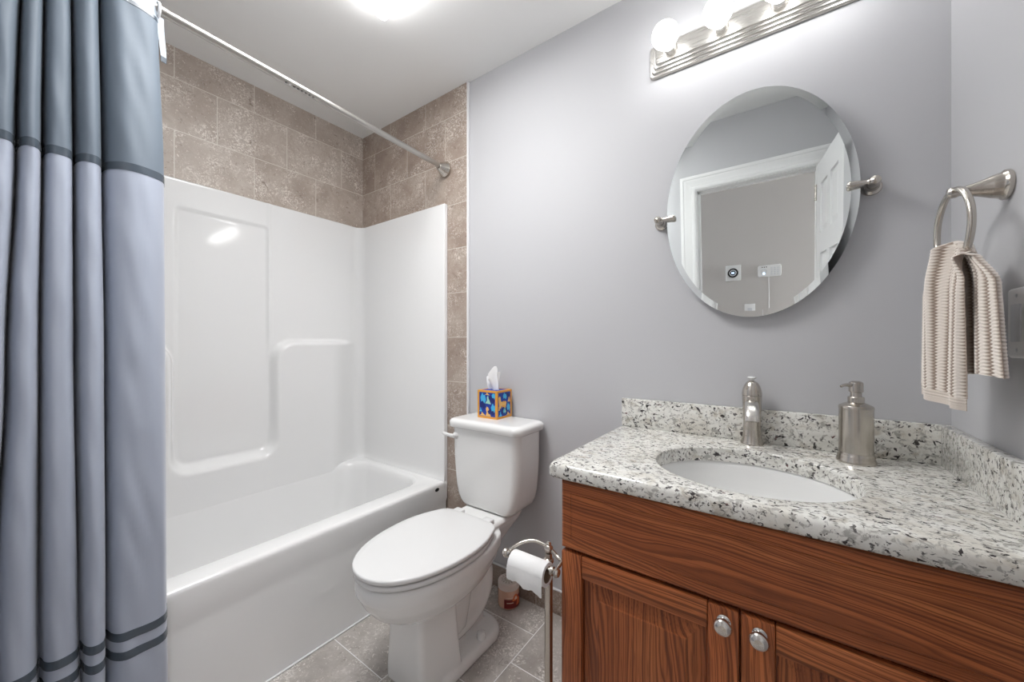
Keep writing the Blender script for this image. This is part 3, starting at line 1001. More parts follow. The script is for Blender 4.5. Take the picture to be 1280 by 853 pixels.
for shape, face, u, v, w, h, mi in (
    (kite, 'front', .10, .30, .32, .36, 0), (kite, 'front', .55, .52, .34, .32, 0), (kite, 'front', .52, .12, .38, .24, 0),
    (kite, 'front', .14, .52, .30, .40, 1), (kite, 'front', .70, .22, .26, .34, 1), (kite, 'front', .74, .70, .20, .26, 1), (tri, 'front', .08, .22, .16, .16, 1),
    (tri, 'front', .40, .52, .30, .30, 2), (tri, 'front', .38, .84, .26, .08, 3), (neck, 'front', .42, .08, .28, .34, 3), (tri, 'front', .085, .08, .34, .13, 3),
    (kite, 'right', .30, .10, .40, .34, 0), (kite, 'right', .50, .70, .38, .22, 0),
    (kite, 'right', .40, .66, .26, .26, 1), (kite, 'right', .66, .20, .24, .34, 1), (tri, 'right', .12, .08, .22, .18, 1), (kite, 'right', .40, .14, .20, .22, 1),
    (tri, 'right', .46, .20, .16, .18, 2), (beast, 'right', .12, .36, .54, .48, 3), (tri, 'right', .72, .55, .2, .3, 3), (tri, 'right', .085, .30, .12, .14, 3), (tri, 'right', .62, .08, .28, .12, 3),
    (kite, 'right', .32, .38, .24, .10, 4), (kite, 'right', .34, .56, .26, .06, 4)):
    prints(b, shape, face, u, v, w, h, mi, k % 9); k += 1
me = bpy.data.meshes.new('animal_print'); bmesh.ops.recalc_face_normals(b, faces=b.faces); b.to_mesh(me); b.free()
link('animal_print', me, None, tb, False, mats=PM)
# the tissues pulled up through the slot
b = B()
def tissue(px, py, w, h, lean, ph):
    rows = []
    for i in range(13):
        t = i / 12
        row = []
        for j in range(13):
            s = j / 12 - 0.5
            x = px + s * w * (0.55 + 0.55 * t) + lean * t * t
            y = py + 0.012 * math.sin(s * 7 + ph + t * 2) * (0.4 + t) - 0.006 * t
            z = TZ + hz - 0.006 + h * t * (1 - 0.35 * abs(s + 0.2) - 0.15 * math.sin(s * 9 + ph))
            row.append((x, y, z))
        rows.append(row)
    vs = [[b.verts.new(p) for p in r] for r in rows]
    vb = [[b.verts.new((p[0] + 0.0006, p[1] + 0.0012, p[2])) for p in r] for r in rows]
    for g, fl in ((vs, 0), (vb, 1)):
        for i in range(12):
            for j in range(12):
                q = (g[i][j], g[i][j + 1], g[i + 1][j + 1], g[i + 1][j])
                b.faces.new(q[::-1] if fl else q)
    for j in range(12):
        b.faces.new((vs[12][j], vs[12][j + 1], vb[12][j + 1], vb[12][j]))
tissue(-1.040, 1.330, 0.060, 0.098, 0.002, 0.4)
tissue(-1.078, 1.345, 0.044, 0.062, -0.006, 1.9)
finish('tissue', b, M['paper'], tb)

# ================================================================== candle on the floor behind the toilet
cnx, cny = -0.977, 1.338
cd = thing('candle_jar', 'peach candle jar with a red label on the floor behind the toilet', 'candle', (cnx, cny, 0))
b = B(); lathe(b, [(0.040, 0.0), (0.0455, 0.003), (0.047, 0.010), (0.047, 0.072), (0.0462, 0.078), (0.0, 0.079)], (cnx, cny, 0.0005), n=40); finish('jar', b, M['wax'], cd)
b = B(); lathe(b, [(0.0455, 0.078), (0.0472, 0.080), (0.0472, 0.101), (0.0455, 0.106), (0.041, 0.108), (0.030, 0.1075), (0.0, 0.1075)], (cnx, cny, 0), n=40); ld = finish('lid', b, M['lid_wax'], cd); ld['label'] = 'frosted pale lid with a ring of slots'
b = B()
for k in range(14):
    a = 2 * PI * k / 14
    for r0, r1 in ((0.012, 0.020), (0.023, 0.033)):
        u = Vector((math.cos(a), math.sin(a), 0)); v = Vector((-u.y, u.x, 0))
        c0 = Vector((cnx, cny, 0.1074))
        poly_prism(b, [c0 + u * r0 - v * 0.0012, c0 + u * r1 - v * 0.0012, c0 + u * r1 + v * 0.0012, c0 + u * r0 + v * 0.0012], (0, 0, 0.0006))
finish('vent_slots', b, M['card'], ld, smooth=False)
def jar_patch(bm, a0, a1, z0, z1, r, mi, n=14, top=None):
    rows = []
    for i in range(n + 1):
        a = math.radians(a0 + (a1 - a0) * i / n)
        zt = z1 if top is None else top(i / n)
        rows.append([bm.verts.new((cnx + r * math.cos(a), cny + r * math.sin(a), z)) for z in (z0, zt)])
    for p, q in zip(rows, rows[1:]):
        f = bm.faces.new((p[0], q[0], q[1], p[1])); f.material_index = mi
b = B()
jar_patch(b, -78, 25, 0.008, 0.050, 0.0474, 0, top=lambda t: 0.046 + 0.012 * sstep(0.45, 0.8, t))
jar_patch(b, -70, -30, 0.052, 0.054, 0.0474, 2)
jar_patch(b, -64, -28, 0.030, 0.033, 0.0477, 2)
jar_patch(b, -34, 4, 0.038, 0.06, 0.0476, 1, top=lambda t: 0.040 + 0.026 * math.sin(PI * t) ** 0.6)
jar_patch(b, -10, 22, 0.016, 0.03, 0.0477, 1, top=lambda t: 0.018 + 0.03 * math.sin(PI * t) ** 0.7)
jar_patch(b, -22, -4, 0.043, 0.05, 0.0478, 2, top=lambda t: 0.044 + 0.012 * math.sin(PI * t) ** 0.7)
me = bpy.data.meshes.new('front_label'); bmesh.ops.recalc_face_normals(b, faces=b.faces); b.to_mesh(me); b.free()
o = link('front_label', me, None, cd, True, mats=[M['red'], M['orange'], M['cream']]); o['label'] = 'dark red label with orange fruit slices'

# ================================================================== toilet paper stand
PX_, PY_ = -0.5225, 0.902
st = thing('toilet_paper_stand', 'brushed nickel freestanding paper holder on the floor beside the vanity', 'toilet paper holder', (PX_, PY_, 0))
b = B(); lathe(b, [(0.054, 0.0), (0.056, 0.003), (0.056, 0.010), (0.052, 0.014), (0.034, 0.020), (0.020, 0.026), (0.0125, 0.036), (0.0, 0.037)], (PX_, PY_, 0), n=40); finish('foot', b, M['nickel'], st)
b = B(); lathe(b, [(0.0115, 0.03), (0.0115, 0.540), (0.0145, 0.542), (0.0145, 0.549), (0.0105, 0.552), (0.0095, 0.565), (0.0, 0.566)], (PX_, PY_, 0), n=28); finish('pole', b, M['nickel'], st)
b = B(); ball(b, (PX_, PY_, 0.577), 0.0125); lathe(b, [(0.006, 0.587), (0.0075, 0.591), (0.004, 0.596), (0, 0.597)], (PX_, PY_, 0), n=20); finish('finial', b, M['nickel'], st)
RY, RZ = 0.845, 0.558      # roller axis
RX0, RX1 = -0.622, -0.470
b = B()
arm = spline([(RX0 + 0.004, RY, RZ), (RX0 + 0.010, RY + 0.008, RZ + 0.012), (RX0 + 0.030, RY + 0.028, RZ + 0.026), (PX_ - 0.040, PY_ - 0.008, 0.589), (PX_, PY_, 0.580), (PX_ + 0.026, PY_ - 0.002, 0.566), (RX1 - 0.008, PY_ - 0.010, 0.562), (RX1 - 0.003, PY_ - 0.025, 0.562), (RX1 - 0.002, RY + 0.012, RZ + 0.002), (RX1 - 0.004, RY, RZ)], 8)
tube(b, arm, 0.0048, 14)
finish('arm', b, M['nickel'], st)
b = B(); tube(b, [(RX0, RY, RZ), (RX1, RY, RZ)], 0.0055, 14); finish('roller', b, M['nickel'], st)
for xx, sg in ((RX0, -1), (RX1, 1)):
    b = B(); lathe(b, [(0.006, -0.014), (0.0115, -0.012), (0.0115, -0.006), (0.008, -0.004), (0.0115, 0.0), (0.0125, 0.005), (0.0095, 0.010), (0, 0.012)], (xx, RY, RZ), (sg, 0, 0), 24); finish('end_knob', b, M['nickel'], st)
roll = thing('toilet_paper_roll', 'nearly finished white toilet paper roll hanging on the nickel stand', 'toilet paper', (-0.546, RY, RZ - 0.013))
b = B()
qx0, qx1 = -0.601, -0.492
rc, zc = 0.0295, RZ - 0.0145
n = 36
rings = []
for x, r in ((qx0, 0.0205), (qx0, rc), (qx0 + 0.001, rc + 0.0004), (qx1 - 0.001, rc + 0.0004), (qx1, rc), (qx1, 0.0205)):
    rings.append([Vector((x, RY + r * math.cos(2 * PI * i / n), zc + r * math.sin(2 * PI * i / n))) for i in range(n)])
rings.append(rings[0])
loft(b, rings, False, False)
# loose end hanging down the front, torn edge
rows = []
for i in range(24):
    t = i / 23
    row = []
    for j in range(9):
        v = j / 8
        x = qx0 + (qx1 - qx0) * t
        ln = 0.034 + 0.012 * t + 0.003 * math.sin(t * 15) + 0.001 * math.sin(t * 41)
        ang = PI - 0.1
        y = RY - rc - 0.0006 - 0.002 * math.sin(v * 2.5) + 0.0015 * math.sin(t * 9) * v
        row.append((x, y, zc + 0.004 - ln * v))
    rows.append(row)
for off in (0, 0.0005):
    vs = [[b.verts.new((p[0], p[1] - off, p[2])) for p in r] for r in rows]
    for i in range(23):
        for j in range(8):
            b.faces.new((vs[i][j], vs[i + 1][j], vs[i + 1][j + 1], vs[i][j + 1]))
finish('paper', b, M['paper'], roll)
b = B()
rings = []
for x, r in ((qx0, 0.0203), (qx1, 0.0203), (qx1, 0.0193), (qx0, 0.0193)):
    rings.append([Vector((x, RY + r * math.cos(2 * PI * i / n), zc + r * math.sin(2 * PI * i / n))) for i in range(n)])
rings.append(rings[0])
loft(b, rings, False, False)
finish('cardboard_tube', b, M['card'], roll)

# ================================================================== oval mirror
mcx, mcz = -0.0765, 1.566
MA, MBz, TILT = 0.2475, 0.343, math.radians(2.8)
mi_ = thing('oval_mirror', 'frameless oval tilting mirror on the grey wall above the sink', 'mirror', (mcx, D, mcz))
def mpt(u, v, d):
    # local mirror plane -> world; d = distance out of the plane towards the room
    y = 1.3665 - math.sin(TILT) * v - math.cos(TILT) * d
    z = mcz + math.cos(TILT) * v - math.sin(TILT) * d
    return Vector((mcx + u, y, z))
n = 120
b = B()
rings = []
for ins, d in ((0.0, -0.005), (0.0, -0.0010), (0.0006, -0.0002), ):
    rings.append([mpt((MA - ins) * math.cos(2 * PI * i / n), (MBz - ins) * math.sin(2 * PI * i / n), d - 0.0006) for i in range(n)])
rings.append([mpt((MA - 0.019) * math.cos(2 * PI * i / n), (MBz - 0.019) * math.sin(2 * PI * i / n), 0.0002) for i in range(n)])
loft(b, rings, True, True)
finish('mirror_glass', b, M['mirror'], mi_, angle=1)
b = B()
rings = [[mpt((MA - q) * math.cos(2 * PI * i / n), (MBz - q) * math.sin(2 * PI * i / n), d) for i in range(n)] for q, d in ((0.004, -0.0063), (0.004, -0.010))]
loft(b, rings)
finish('backing', b, M['grey_plastic'], mi_)
for sg, fx in ((-1, -0.350), (1, 0.197)):
    fz = 1.567
    b = B()
    lathe(b, [(0.0225, 0.0), (0.0230, 0.003), (0.0215, 0.007), (0.0155, 0.012), (0.0125, 0.022), (0.0120, 0.048), (0.0125, 0.056), (0.0105, 0.064), (0.004, 0.068), (0, 0.0685)], (fx, D - 0.0005, fz), (0, -1, 0), 32)
    br = finish('bracket', b, M['nickel'], mi_)
    b = B()
    lathe(b, [(0.0055, 0.004), (0.0075, 0.012), (0.0055, 0.016), (0.0065, 0.020), (0.0095, 0.044), (0.0100, 0.050), (0.0075, 0.054), (0.0, 0.055)], (fx, D - 0.054, fz), (-sg, 0, 0), 20)
    finish('pivot_finger', b, M['nickel'], br)

# ================================================================== vanity light bar
lx, lz = -0.083, 2.150
vl = thing('vanity_light', 'satin nickel bathroom light bar with four lit globe bulbs above the mirror', 'light fixture', (lx, D, lz))
b = B()
rings = []
for hx_, hz_, dy, r in ((0.306, 0.057, 0.0, 0.012), (0.306, 0.057, 0.008, 0.012), (0.303, 0.054, 0.012, 0.012), (0.299, 0.050, 0.013, 0.012), (0.298, 0.049, 0.018, 0.012), (0.295, 0.046, 0.021, 0.012), (0.290, 0.042, 0.022, 0.012), (0.289, 0.041, 0.028, 0.012), (0.286, 0.038, 0.031, 0.012), (0.281, 0.034, 0.032, 0.012), (0.280, 0.033, 0.037, 0.012), (0.277, 0.030, 0.040, 0.012)):
    ring = []
    for q in rrect(0, 0, hx_, hz_, r, 0, 6):
        ring.append(Vector((lx + q.x, D - 0.0005 - dy, lz + q.y)))
    rings.append(ring)
loft(b, rings)
finish('back_plate', b, M['nickel_bar'], vl, angle=25)
for k in range(4):
    bxx = lx + (k - 1.5) * 0.1525
    b = B(); lathe(b, [(0.0215, 0.0), (0.0215, 0.022), (0.0200, 0.026), (0.0165, 0.027), (0.0, 0.0272)], (bxx, D - 0.040, lz), (0, -1, 0), 28); finish('socket', b, M['nickel_bar'], vl)
    b = B()
    prof = [(0.0125, 0.027), (0.0135, 0.033), (0.017, 0.039)]
    for j in range(1, 15):
        a = PI * 0.87 * (1 - j / 14)
        prof.append((max(0.041 * math.sin(a), 0.0002), 0.075 - 0.041 * math.cos(a)))
    lathe(b, prof, (bxx, D - 0.040, lz), (0, -1, 0), 32)
    finish('light_bulb', b, M['bulb'], vl, angle=80)

# ================================================================== bathroom ceiling light
clx0, clx1, cly0, cly1 = -1.287, -0.687, 0.326, 0.926  # unseen far part of the panel is guessed, widened to spread the light
cl = thing('ceiling_light', 'square white lit light panel on the bathroom ceiling', 'ceiling light', ((clx0 + clx1) / 2, (cly0 + cly1) / 2, HC))
b = B()
ccx, ccy = (clx0 + clx1) / 2, (cly0 + cly1) / 2
loft(b, [rrect(ccx, ccy, 0.300, 0.300, 0.012, HC - 0.0005), rrect(ccx, ccy, 0.300, 0.300, 0.012, HC - 0.010), rrect(ccx, ccy, 0.296, 0.296, 0.012, HC - 0.014)]); finish('frame', b, M['trim'], cl)
b = B()
loft(b, [rrect(ccx, ccy, 0.290, 0.290, 0.014, HC - 0.0142), rrect(ccx, ccy, 0.290, 0.290, 0.014, HC - 0.036), rrect(ccx, ccy, 0.280, 0.280, 0.02, HC - 0.042)]); finish('diffuser', b, M['lamp'], cl)

ld_ = bpy.data.lights.new('ceiling_lens_light', 'AREA')
ld_.shape = 'SQUARE'; ld_.size = 0.54; ld_.energy = CEIL_WATT; ld_.spread = math.radians(125); ld_.color = (1.0, 0.995, 0.99)
lo_ = bpy.data.objects.new('ceiling_lens_light', ld_)
sc.collection.objects.link(lo_)
lo_.location = (0, 0, -0.046)
lo_.parent = cl
# ================================================================== shower rod and curtain
RODX, RODZ = -1.430, 2.060
rod = thing('shower_rod', 'straight steel shower curtain rod running above the bathtub edge', 'curtain rod', (RODX, 0.65, RODZ))
def rod_z(y):
    return 2.0545 + (1.40 - y) * 0.026
b = B(); tube(b, [(RODX, YD + 0.01, rod_z(YD)), (RODX, 0.30, rod_z(0.30))], 0.0138, 24); tube(b, [(RODX, 0.29, rod_z(0.29)), (RODX, D - 0.02, rod_z(D - 0.02))], 0.0125, 24); finish('tube', b, M['steel'], rod)
for yy, sg in ((D - 0.0095, -1), (YD + 0.0005, 1)):
    b = B(); lathe(b, [(0.036, 0.0), (0.0405, 0.003), (0.0405, 0.009), (0.038, 0.013), (0.0365, 0.015), (0.0230, 0.040), (0.0175, 0.050), (0.0150, 0.053), (0.0, 0.0532)], (RODX, yy, rod_z(yy) - 0.006), (0, sg, 0), 36); finish('end_flange', b, M['nickel'], rod)
# row of small dark printed marks under the rod
b = B()
for k, (w, g) in enumerate([(1, 0), (0, 1), (1, 2), (1, 3), (1, 4), (1, 5), (1, 6), (1, 7)]):
    yy = 0.615 + k * 0.0135
    for a0 in (2.95, ):
        pts = []
        for aa, dy in ((a0, 0.0), (a0, 0.008), (a0 + 0.42, 0.008), (a0 + 0.42, 0.0)):
            ang = -1.30 + (aa - a0)
            pts.append(Vector((RODX + 0.0128 * math.cos(ang), yy + dy, rod_z(yy) + 0.0128 * math.sin(ang))))
        f = b.faces.new([b.verts.new(p) for p in pts])
        f.material_index = 0 if w else 1
me = bpy.data.meshes.new('printed_marks'); b.to_mesh(me); b.free()
o = link('printed_marks', me, None, rod, False, mats=[M['black'], M['sticker_white']]); o['label'] = 'row of small dark printed marks'

# curtain: one folded sheet; creases (y at top, upper, middle, lower, bottom)
ZT, ZB_ = 2.104, 0.075
CR = [(-0.150, -0.150, -0.152, -0.155, -0.160), (-0.095, -0.098, -0.103, -0.108, -0.112), (-0.045, -0.045, -0.050, -0.052, -0.052), (0.004, 0.000, -0.006, -0.012, -0.014),
      (0.050, 0.041, 0.027, 0.010, 0.012), (0.083, 0.079, 0.075, 0.074, 0.077), (0.125, 0.128, 0.130, 0.136, 0.145), (0.172, 0.177, 0.182, 0.184, 0.183), (0.287, 0.299, 0.302, 0.304, 0.308)]
def crease(k, z):
    t = (ZT - z) / (ZT - ZB_) * 4
    i = min(3, int(t)); f = t - i
    f = f * f * (3 - 2 * f)
    return CR[k][i] * (1 - f) + CR[k][i + 1] * f
NF = len(CR) - 1
PER = 26
def curtain_pt(s, z, out=0.0):
    """s runs 0..NF along the folds"""
    k = min(NF - 1, int(s)); t = s - k
    ya, yb = crease(k, z), crease(k + 1, z)
    amp = [0.056, 0.062, 0.054, 0.060, 0.058, 0.054, 0.060, 0.066][k] * (0.72 + 0.28 * sstep(2.06, 1.6, z))
    pw = [2.0, 2.3, 1.9, 2.2, 2.0, 2.4, 2.0, 2.25][k]
    q = abs(2 * t - 1)
    qs = min(1.0, q / 0.93)
    prof = max(0.0, 1 - qs ** pw) ** (1 / pw)
    # spread the samples so the sides of each fold turn well in; a narrow deep crease stays between folds
    wide = 0.46 if k < NF - 1 else 0.485
    tt = 0.5 + wide * math.copysign(qs ** 0.82, 2 * t - 1) + (0.5 - wide) * math.copysign(max(0.0, (q - 0.93) / 0.07), 2 * t - 1)
    y = ya + (yb - ya) * tt
    x0 = -1.449 + 0.052 * sstep(2.0, 0.5, z)
    deep = max(0.0, (q - 0.93) / 0.07)
    if (k == 0 and t < 0.5) or (k == NF - 1 and t > 0.5):
        deep = 0.0
    y *= x0 / -1.449
    ya *= x0 / -1.449; yb *= x0 / -1.449
    x = x0 + amp * prof - (0.0 if z < 0.5 else 0.02 * sstep(0.5, 0.7, z)) * deep
    w = noise.noise(Vector((y * 9 + k * 3.3, z * 2.2, 0.3))) * 0.006 + noise.noise(Vector((y * 24 + k, z * 9.0 + y * 26, 1.7))) * 0.0048
    if k == NF - 1:
        w += 0.004 * math.sin((t * 2.2 + z * 1.1) * 3) * prof
        w += 0.0035 * math.exp(-((t - 0.80 - 0.10 * (0.9 - z)) / 0.05) ** 2) * sstep(1.3, 0.6, z)
    x += w * prof
    ctr = Vector((x0, (ya + yb) / 2))
    if out:
        d = Vector((x, y)) - ctr
        if d.length > 1e-5:
            d.normalize()
            x += d.x * out; y += d.y * out
    return Vector((x, y, z))
cur = thing('shower_curtain', 'blue grey satin shower curtain with dark ribbon bands, bunched at the left of the bathtub', 'shower curtain', (-1.43, 0.07, ZT))
SS = [k / PER for k in range(NF * PER + 1)]
def sheet(z0, z1, out, thick, stepz, nm, mat, s_from=0):
    b = B()
    nz = max(2, int((z1 - z0) / stepz) + 1)
    S = [s for s in SS if s >= s_from]
    f_ = []; bk = []
    for i in range(nz + 1):
        z = z0 + (z1 - z0) * i / nz
        f_.append([b.verts.new(curtain_pt(s, z, out)) for s in S])
        bk.append([b.verts.new(curtain_pt(s, z, out - thick)) for s in S])
    m = len(S)
    for i in range(nz):
        for j in range(m - 1):
            b.faces.new((f_[i][j], f_[i][j + 1], f_[i + 1][j + 1], f_[i + 1][j]))
            b.faces.new((bk[i][j + 1], bk[i][j], bk[i + 1][j], bk[i + 1][j + 1]))
        b.faces.new((f_[i][m - 1], bk[i][m - 1], bk[i + 1][m - 1], f_[i + 1][m - 1]))
        b.faces.new((bk[i][0], f_[i][0], f_[i + 1][0], bk[i + 1][0]))
    for j in range(m - 1):
        b.faces.new((f_[0][j + 1], f_[0][j], bk[0][j], bk[0][j + 1]))
        b.faces.new((f_[nz][j], f_[nz][j + 1], bk[nz][j + 1], bk[nz][j]))
    me = bpy.data.meshes.new(nm); b.to_mesh(me); b.free()
    return link(nm, me, mat, cur, True, 75)
BZ = 1.597
sheet(ZB_, BZ, 0, 0.0012, 0.02, 'lower_cloth', M['curtain'])
o = sheet(BZ, 2.046, 0, 0.0012, 0.02, 'upper_cloth', M['curtain_top']); o['label'] = 'darker upper panel'
o = sheet(2.046, ZT, 0, 0.0012, 0.02, 'header_strip', M['header']); o['label'] = 'pale header strip at the rod'
for z0, h in ((BZ - 0.010, 0.020), (0.395, 0.021), (0.348, 0.021), (2.041, 0.010)):
    o = sheet(z0, z0 + h, 0.0010, 0.0016, 0.010, 'ribbon', M['ribbon']); o['label'] = 'dark satin ribbon band'
# split rings that slide on the rod, one behind each fold
for k in range(NF):
    yc = (crease(k, ZT) + crease(k + 1, ZT)) / 2 if k < NF - 1 else 0.283
    b = B()
    cpts = [Vector((RODX + 0.020 * math.cos(2 * PI * i / 28), yc, rod_z(yc) - 0.004 + 0.020 * math.sin(2 * PI * i / 28))) for i in range(28)]
    tube(b, cpts, 0.0035, 10, closed=True)
    o = finish('curtain_ring', b, M['white_plastic'], cur); o['label'] = 'white curtain ring round the rod'
b = B()
rings = []
for i in range(9):
    t = i / 8
    z = 2.062 - 0.120 * t
    y = 0.2865 + 0.009 * sstep(0.0, 1.0, t)
    w_ = 0.0085 - 0.002 * t
    x = -1.424 - 0.006 * t
    rings.append([Vector((x, y - w_, z)), Vector((x - 0.004, y + w_, z)), Vector((x - 0.0055, y + w_, z)), Vector((x - 0.0015, y - w_, z))])
loft(b, rings)
o = finish('edge_tab', b, M['header'], cur, smooth=False); o['label'] = 'pale tab at the curtain corner'
b = B()
loft(b, [[q + Vector((0.0004 if i < 2 else -0.0004, 0, -0.0002)) for i, q in enumerate(r)] for r in (rings[7], rings[8])])
o2 = finish('tab_tip', b, M['ribbon'], o, smooth=False); o2['label'] = 'dark tip'

# ================================================================== towel ring and hand towel
tr = thing('towel_ring', 'brushed nickel towel ring on the right wall above the countertop', 'towel ring', (XR, 1.112, 1.435))
PYt, PZt = 1.112, 1.438
b = B()
ax = Vector((-1.0, 0.0, 0.0))
lathe(b, [(0.0265, 0.0), (0.0275, 0.002), (0.0275, 0.007), (0.0245, 0.010), (0.0235, 0.012), (0.0205, 0.022), (0.0195, 0.024), (0.0155, 0.034), (0.0115, 0.046), (0.0085, 0.056), (0.0085, 0.062), (0.0105, 0.066), (0.0105, 0.074), (0.008, 0.078), (0, 0.079)], (XR - 0.0005, PYt, PZt), ax, 36)
finish('post', b, M['nickel'], tr, angle=30)
RR = 0.0745
rdir = Vector((math.sin(math.radians(-3.5)), math.cos(math.radians(-3.5)), 0))
rcen = Vector((0.2745, PYt + 0.004, PZt - RR + 0.004))
b = B()
pts = [rcen + rdir * (RR * math.cos(2 * PI * i / 72)) + Vector((0, 0, RR * math.sin(2 * PI * i / 72))) for i in range(72)]
tube(b, pts, 0.0058, 14, closed=True)
finish('ring', b, M['nickel'], tr, angle=60)

tw = thing('hand_towel', 'beige ribbed hand towel draped through the nickel towel ring', 'towel', (0.27, 1.08, 1.02))
def towel_part(nm, front, hem=False):
    """one hanging half; u across (0..1), v from the ring down (0..1)"""
    nu, nv = 150, 290
    ribs = 8.5 if front else 8.0
    yaw = math.radians(-11 if front else 4)
    h = Vector((math.sin(yaw), math.cos(yaw), 0))          # across the cloth, towards the mirror wall
    outn = Vector((-h.y, h.x, 0)) if front else Vector((h.y, -h.x, 0))
    zb = 1.018 if front else 1.083
    b = B()
    lay = b.verts.layers.float.new('rib')
    g0, g1 = [], []
    zr = rcen.z - RR
    for j in range(nv + 1):
        v = j / nv
        r0, r1 = [], []
        for i in range(nu + 1):
            u = i / nu
            s = u - 0.5
            fl = sstep(0.0, 0.30, v)
            if front:
                width = 0.096 + 0.036 * fl
                cen = Vector((0.2745, 1.093, 0)) + h * (0.004 + 0.004 * v) + outn * (0.010 + 0.012 * fl)
            else:
                width = 0.098 + 0.086 * fl + 0.028 * v
                cen = Vector((0.2745, 1.090, 0)) + h * (0.002 - 0.022 * v) + outn * (0.008 + 0.012 * fl)
            topz = zr + 0.042 - 0.095 * s * s * (1.0 if front else 1.4) + (0.010 * s if front else 0.0) + 0.004 * math.cos(s * 24)
            bot = zb + (0.016 * (u) if front else 0.004 * math.sin(u * 5))
            drop = sstep(0, 1, v) * 0.15 + v * 0.85
            z = topz + (bot - topz) * drop
            fold = 0.012 * math.sin(s * 10.5 + (0.6 if front else 2.0)) * (1 - 0.3 * v) + 0.006 * math.sin(s * 23 + 1.0) * (1 - v) ** 2
            if not front:
                fold = 0.008 * math.sin(s * 12 + 1.2) * (0.5 + 0.5 * v)
            cap = math.sin(min(1.0, v / 0.045) * PI / 2)
            depth = (fold + 0.004) * cap - (1 - cap) * 0.010
            # zigzag rib
            zig = 0.13 * (abs(((z * 330) % 2) - 1) - 0.5) * 2
            ph = u * ribs + zig
            rib = abs(math.sin(PI * ph)) ** 0.8
            rib *= 0.84 + 0.16 * abs(math.sin(PI * (z / 0.0058 + 0.5 * math.floor(ph))))
            ishem = front and v > 0.915
            if ishem:
                rib = 0.55 + 0.35 * abs(math.sin((v - 0.915) * 150)) if v < 0.965 else 0.7
            knob = rib * 0.0046
            edge = min(u, 1 - u)
            roundd = -0.006 * (1 - sstep(0, 0.06, edge))
            turn = (1 - sstep(0.0, 0.16, u)) if front else (sstep(0.84, 1.0, u))
            depth -= (0.016 if front else 0.010) * turn * sstep(0.02, 0.2, v)
            p = cen + h * (s * width) + outn * (depth + knob + roundd)
            p.z = z
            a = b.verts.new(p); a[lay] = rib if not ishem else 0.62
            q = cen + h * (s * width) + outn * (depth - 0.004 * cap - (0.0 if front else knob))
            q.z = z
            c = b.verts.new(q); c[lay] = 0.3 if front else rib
            r0.append(a); r1.append(c)
        g0.append(r0); g1.append(r1)
    for j in range(nv):
        for i in range(nu):
            b.faces.new((g0[j][i], g0[j][i + 1], g0[j + 1][i + 1], g0[j + 1][i]))
            b.faces.new((g1[j][i + 1], g1[j][i], g1[j + 1][i], g1[j + 1][i + 1]))
        for c in (0, nu):
            b.faces.new((g0[j][c], g0[j + 1][c], g1[j + 1][c], g1[j][c]))
    for j in (0, nv):
        for i in range(nu):
            b.faces.new((g0[j][i], g0[j][i + 1], g1[j][i + 1], g1[j][i]))
    return finish(nm, b, M['towel'], tw, angle=80)
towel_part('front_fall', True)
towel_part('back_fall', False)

# ================================================================== light switch on the right wall
swy, swz = 1.040, 1.177
sw = thing('light_switch', 'white rocker switch plate on the right wall beside the towel', 'light switch', (XR, swy, swz))
b = B()
def yz(hy_, hz_, d, r=0.006):
    return [Vector((XR - d, swy + q.x, swz + q.y)) for q in rrect(0, 0, hy_, hz_, r, 0, 5)]
loft(b, [yz(0.058, 0.0625, 0.0005), yz(0.058, 0.0625, 0.004), yz(0.056, 0.0605, 0.0065), yz(0.053, 0.0575, 0.0072)]); finish('cover_plate', b, M['white_plastic'], sw)
for dy in (0.023, -0.023):
    b = B(); c = swy + dy
    rr = lambda a, z_, d: [Vector((XR - d, c + q.x, swz + q.y)) for q in rrect(0, 0, a, z_, 0.002, 0, 4)]
    loft(b, [rr(0.0165, 0.0335, 0.0068), rr(0.0165, 0.0335, 0.0085), rr(0.0155, 0.0325, 0.0092)]); finish('rocker', b, M['grey_plastic'], sw)
    for zz in (0.0485, -0.0485):
        b = B(); lathe(b, [(0.0036, 0.0), (0.0036, 0.0006), (0.0025, 0.0011), (0, 0.0012)], (XR - 0.0069, c, swz + zz), (-1, 0, 0), 16); finish('screw', b, M['grey_plastic'], sw)

# ================================================================== things on the hall wall, seen in the mirror
thx, thz = -0.340, 1.512
th = thing('thermostat', 'round dark thermostat on a white plate on the hall wall, seen in the mirror', 'thermostat', (thx, YH, thz))
b = B(); loft(b, [[Vector((thx + q.x, YH + d, thz + q.y)) for q in rrect(0, 0, 0.056 - e_, 0.066 - e_, 0.005, 0, 5)] for d, e_ in ((0.0005, 0), (0.006, 0), (0.009, 0.003))]); finish('wall_plate', b, M['white_plastic'], th)
b = B(); lathe(b, [(0.038, 0.009), (0.039, 0.014), (0.039, 0.026), (0.036, 0.030), (0.033, 0.031), (0.0, 0.031)], (thx, YH, thz), (0, 1, 0), 40); finish('dial', b, M['black'], th)
b = B(); lathe(b, [(0.026, 0.031), (0.026, 0.0318), (0.020, 0.032), (0.020, 0.0312)], (thx, YH, thz), (0, 1, 0), 40, cap=False); finish('dial_ring', b, M['grey_plastic'], th)
b = B(); box(b, thx - 0.011, thx + 0.011, YH + 0.031, YH + 0.0325, thz - 0.008, thz + 0.008, 0.0006, 1); finish('display', b, M['led'], th)
kpx, kpz = -0.085, 1.504
kp = thing('keypad', 'white wall keypad with a thin cord on the hall wall, seen in the mirror', 'keypad', (kpx, YH, kpz))
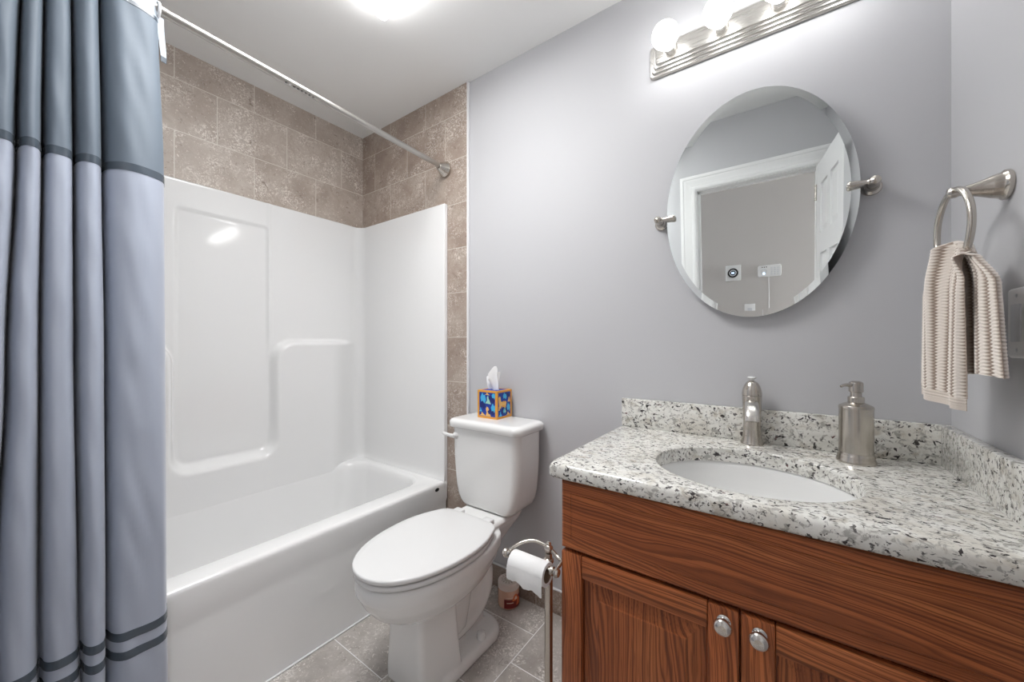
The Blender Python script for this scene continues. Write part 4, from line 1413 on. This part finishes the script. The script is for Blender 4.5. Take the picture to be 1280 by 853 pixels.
b = B(); loft(b, [[Vector((kpx + q.x, YH + d, kpz + q.y)) for q in rrect(0, 0, 0.078 - e_, 0.047 - e_, 0.014, 0, 6)] for d, e_ in ((0.0005, 0), (0.014, 0), (0.018, 0.003))]); finish('housing', b, M['white_plastic'], kp)
b = B()
for r_ in range(4):
    for c_ in range(3):
        box(b, kpx + 0.008 + c_ * 0.021, kpx + 0.020 + c_ * 0.021, YH + 0.0178, YH + 0.0196, kpz - 0.032 + r_ * 0.016, kpz - 0.023 + r_ * 0.016, 0.0006, 1)
finish('buttons', b, M['grey_plastic'], kp)
b = B(); lathe(b, [(0.021, 0.0178), (0.021, 0.019), (0.015, 0.0195), (0.015, 0.0185)], (kpx - 0.038, YH, kpz - 0.004), (0, 1, 0), 28, cap=False); finish('dial_ring', b, M['grey_plastic'], kp)
b = B(); lathe(b, [(0.010, 0.0178), (0.009, 0.020), (0, 0.0202)], (kpx - 0.038, YH, kpz - 0.020), (0, 1, 0), 20); finish('indicator_light', b, M['led'], kp)
b = B()
for c_ in range(3):
    box(b, kpx - 0.052 + c_ * 0.014, kpx - 0.045 + c_ * 0.014, YH + 0.0178, YH + 0.019, kpz + 0.028, kpz + 0.035)
finish('small_keys', b, M['black'], kp)
b = B(); tube(b, spline([(kpx - 0.004, YH + 0.010, kpz - 0.046), (kpx - 0.006, YH + 0.006, kpz - 0.075), (kpx - 0.004, YH + 0.0035, kpz - 0.20), (kpx - 0.005, YH + 0.0035, kpz - 0.9)], 6), 0.0025, 8); finish('cord', b, M['white_plastic'], kp)
otx, otz = -0.222, 1.205
ot = thing('wall_socket_plate', 'small white socket plate low on the hall wall, seen at the mirror bottom', 'wall plate', (otx, YH, otz))
b = B(); loft(b, [[Vector((otx + q.x, YH + d, otz + q.y)) for q in rrect(0, 0, 0.038 - e_, 0.040 - e_, 0.004, 0, 5)] for d, e_ in ((0.0005, 0), (0.004, 0), (0.006, 0.002))]); finish('cover_plate', b, M['white_plastic'], ot)
b = B(); box(b, otx - 0.016, otx + 0.016, YH + 0.0055, YH + 0.0075, otz - 0.020, otz + 0.006, 0.0008, 1); finish('insert', b, M['grey_plastic'], ot)
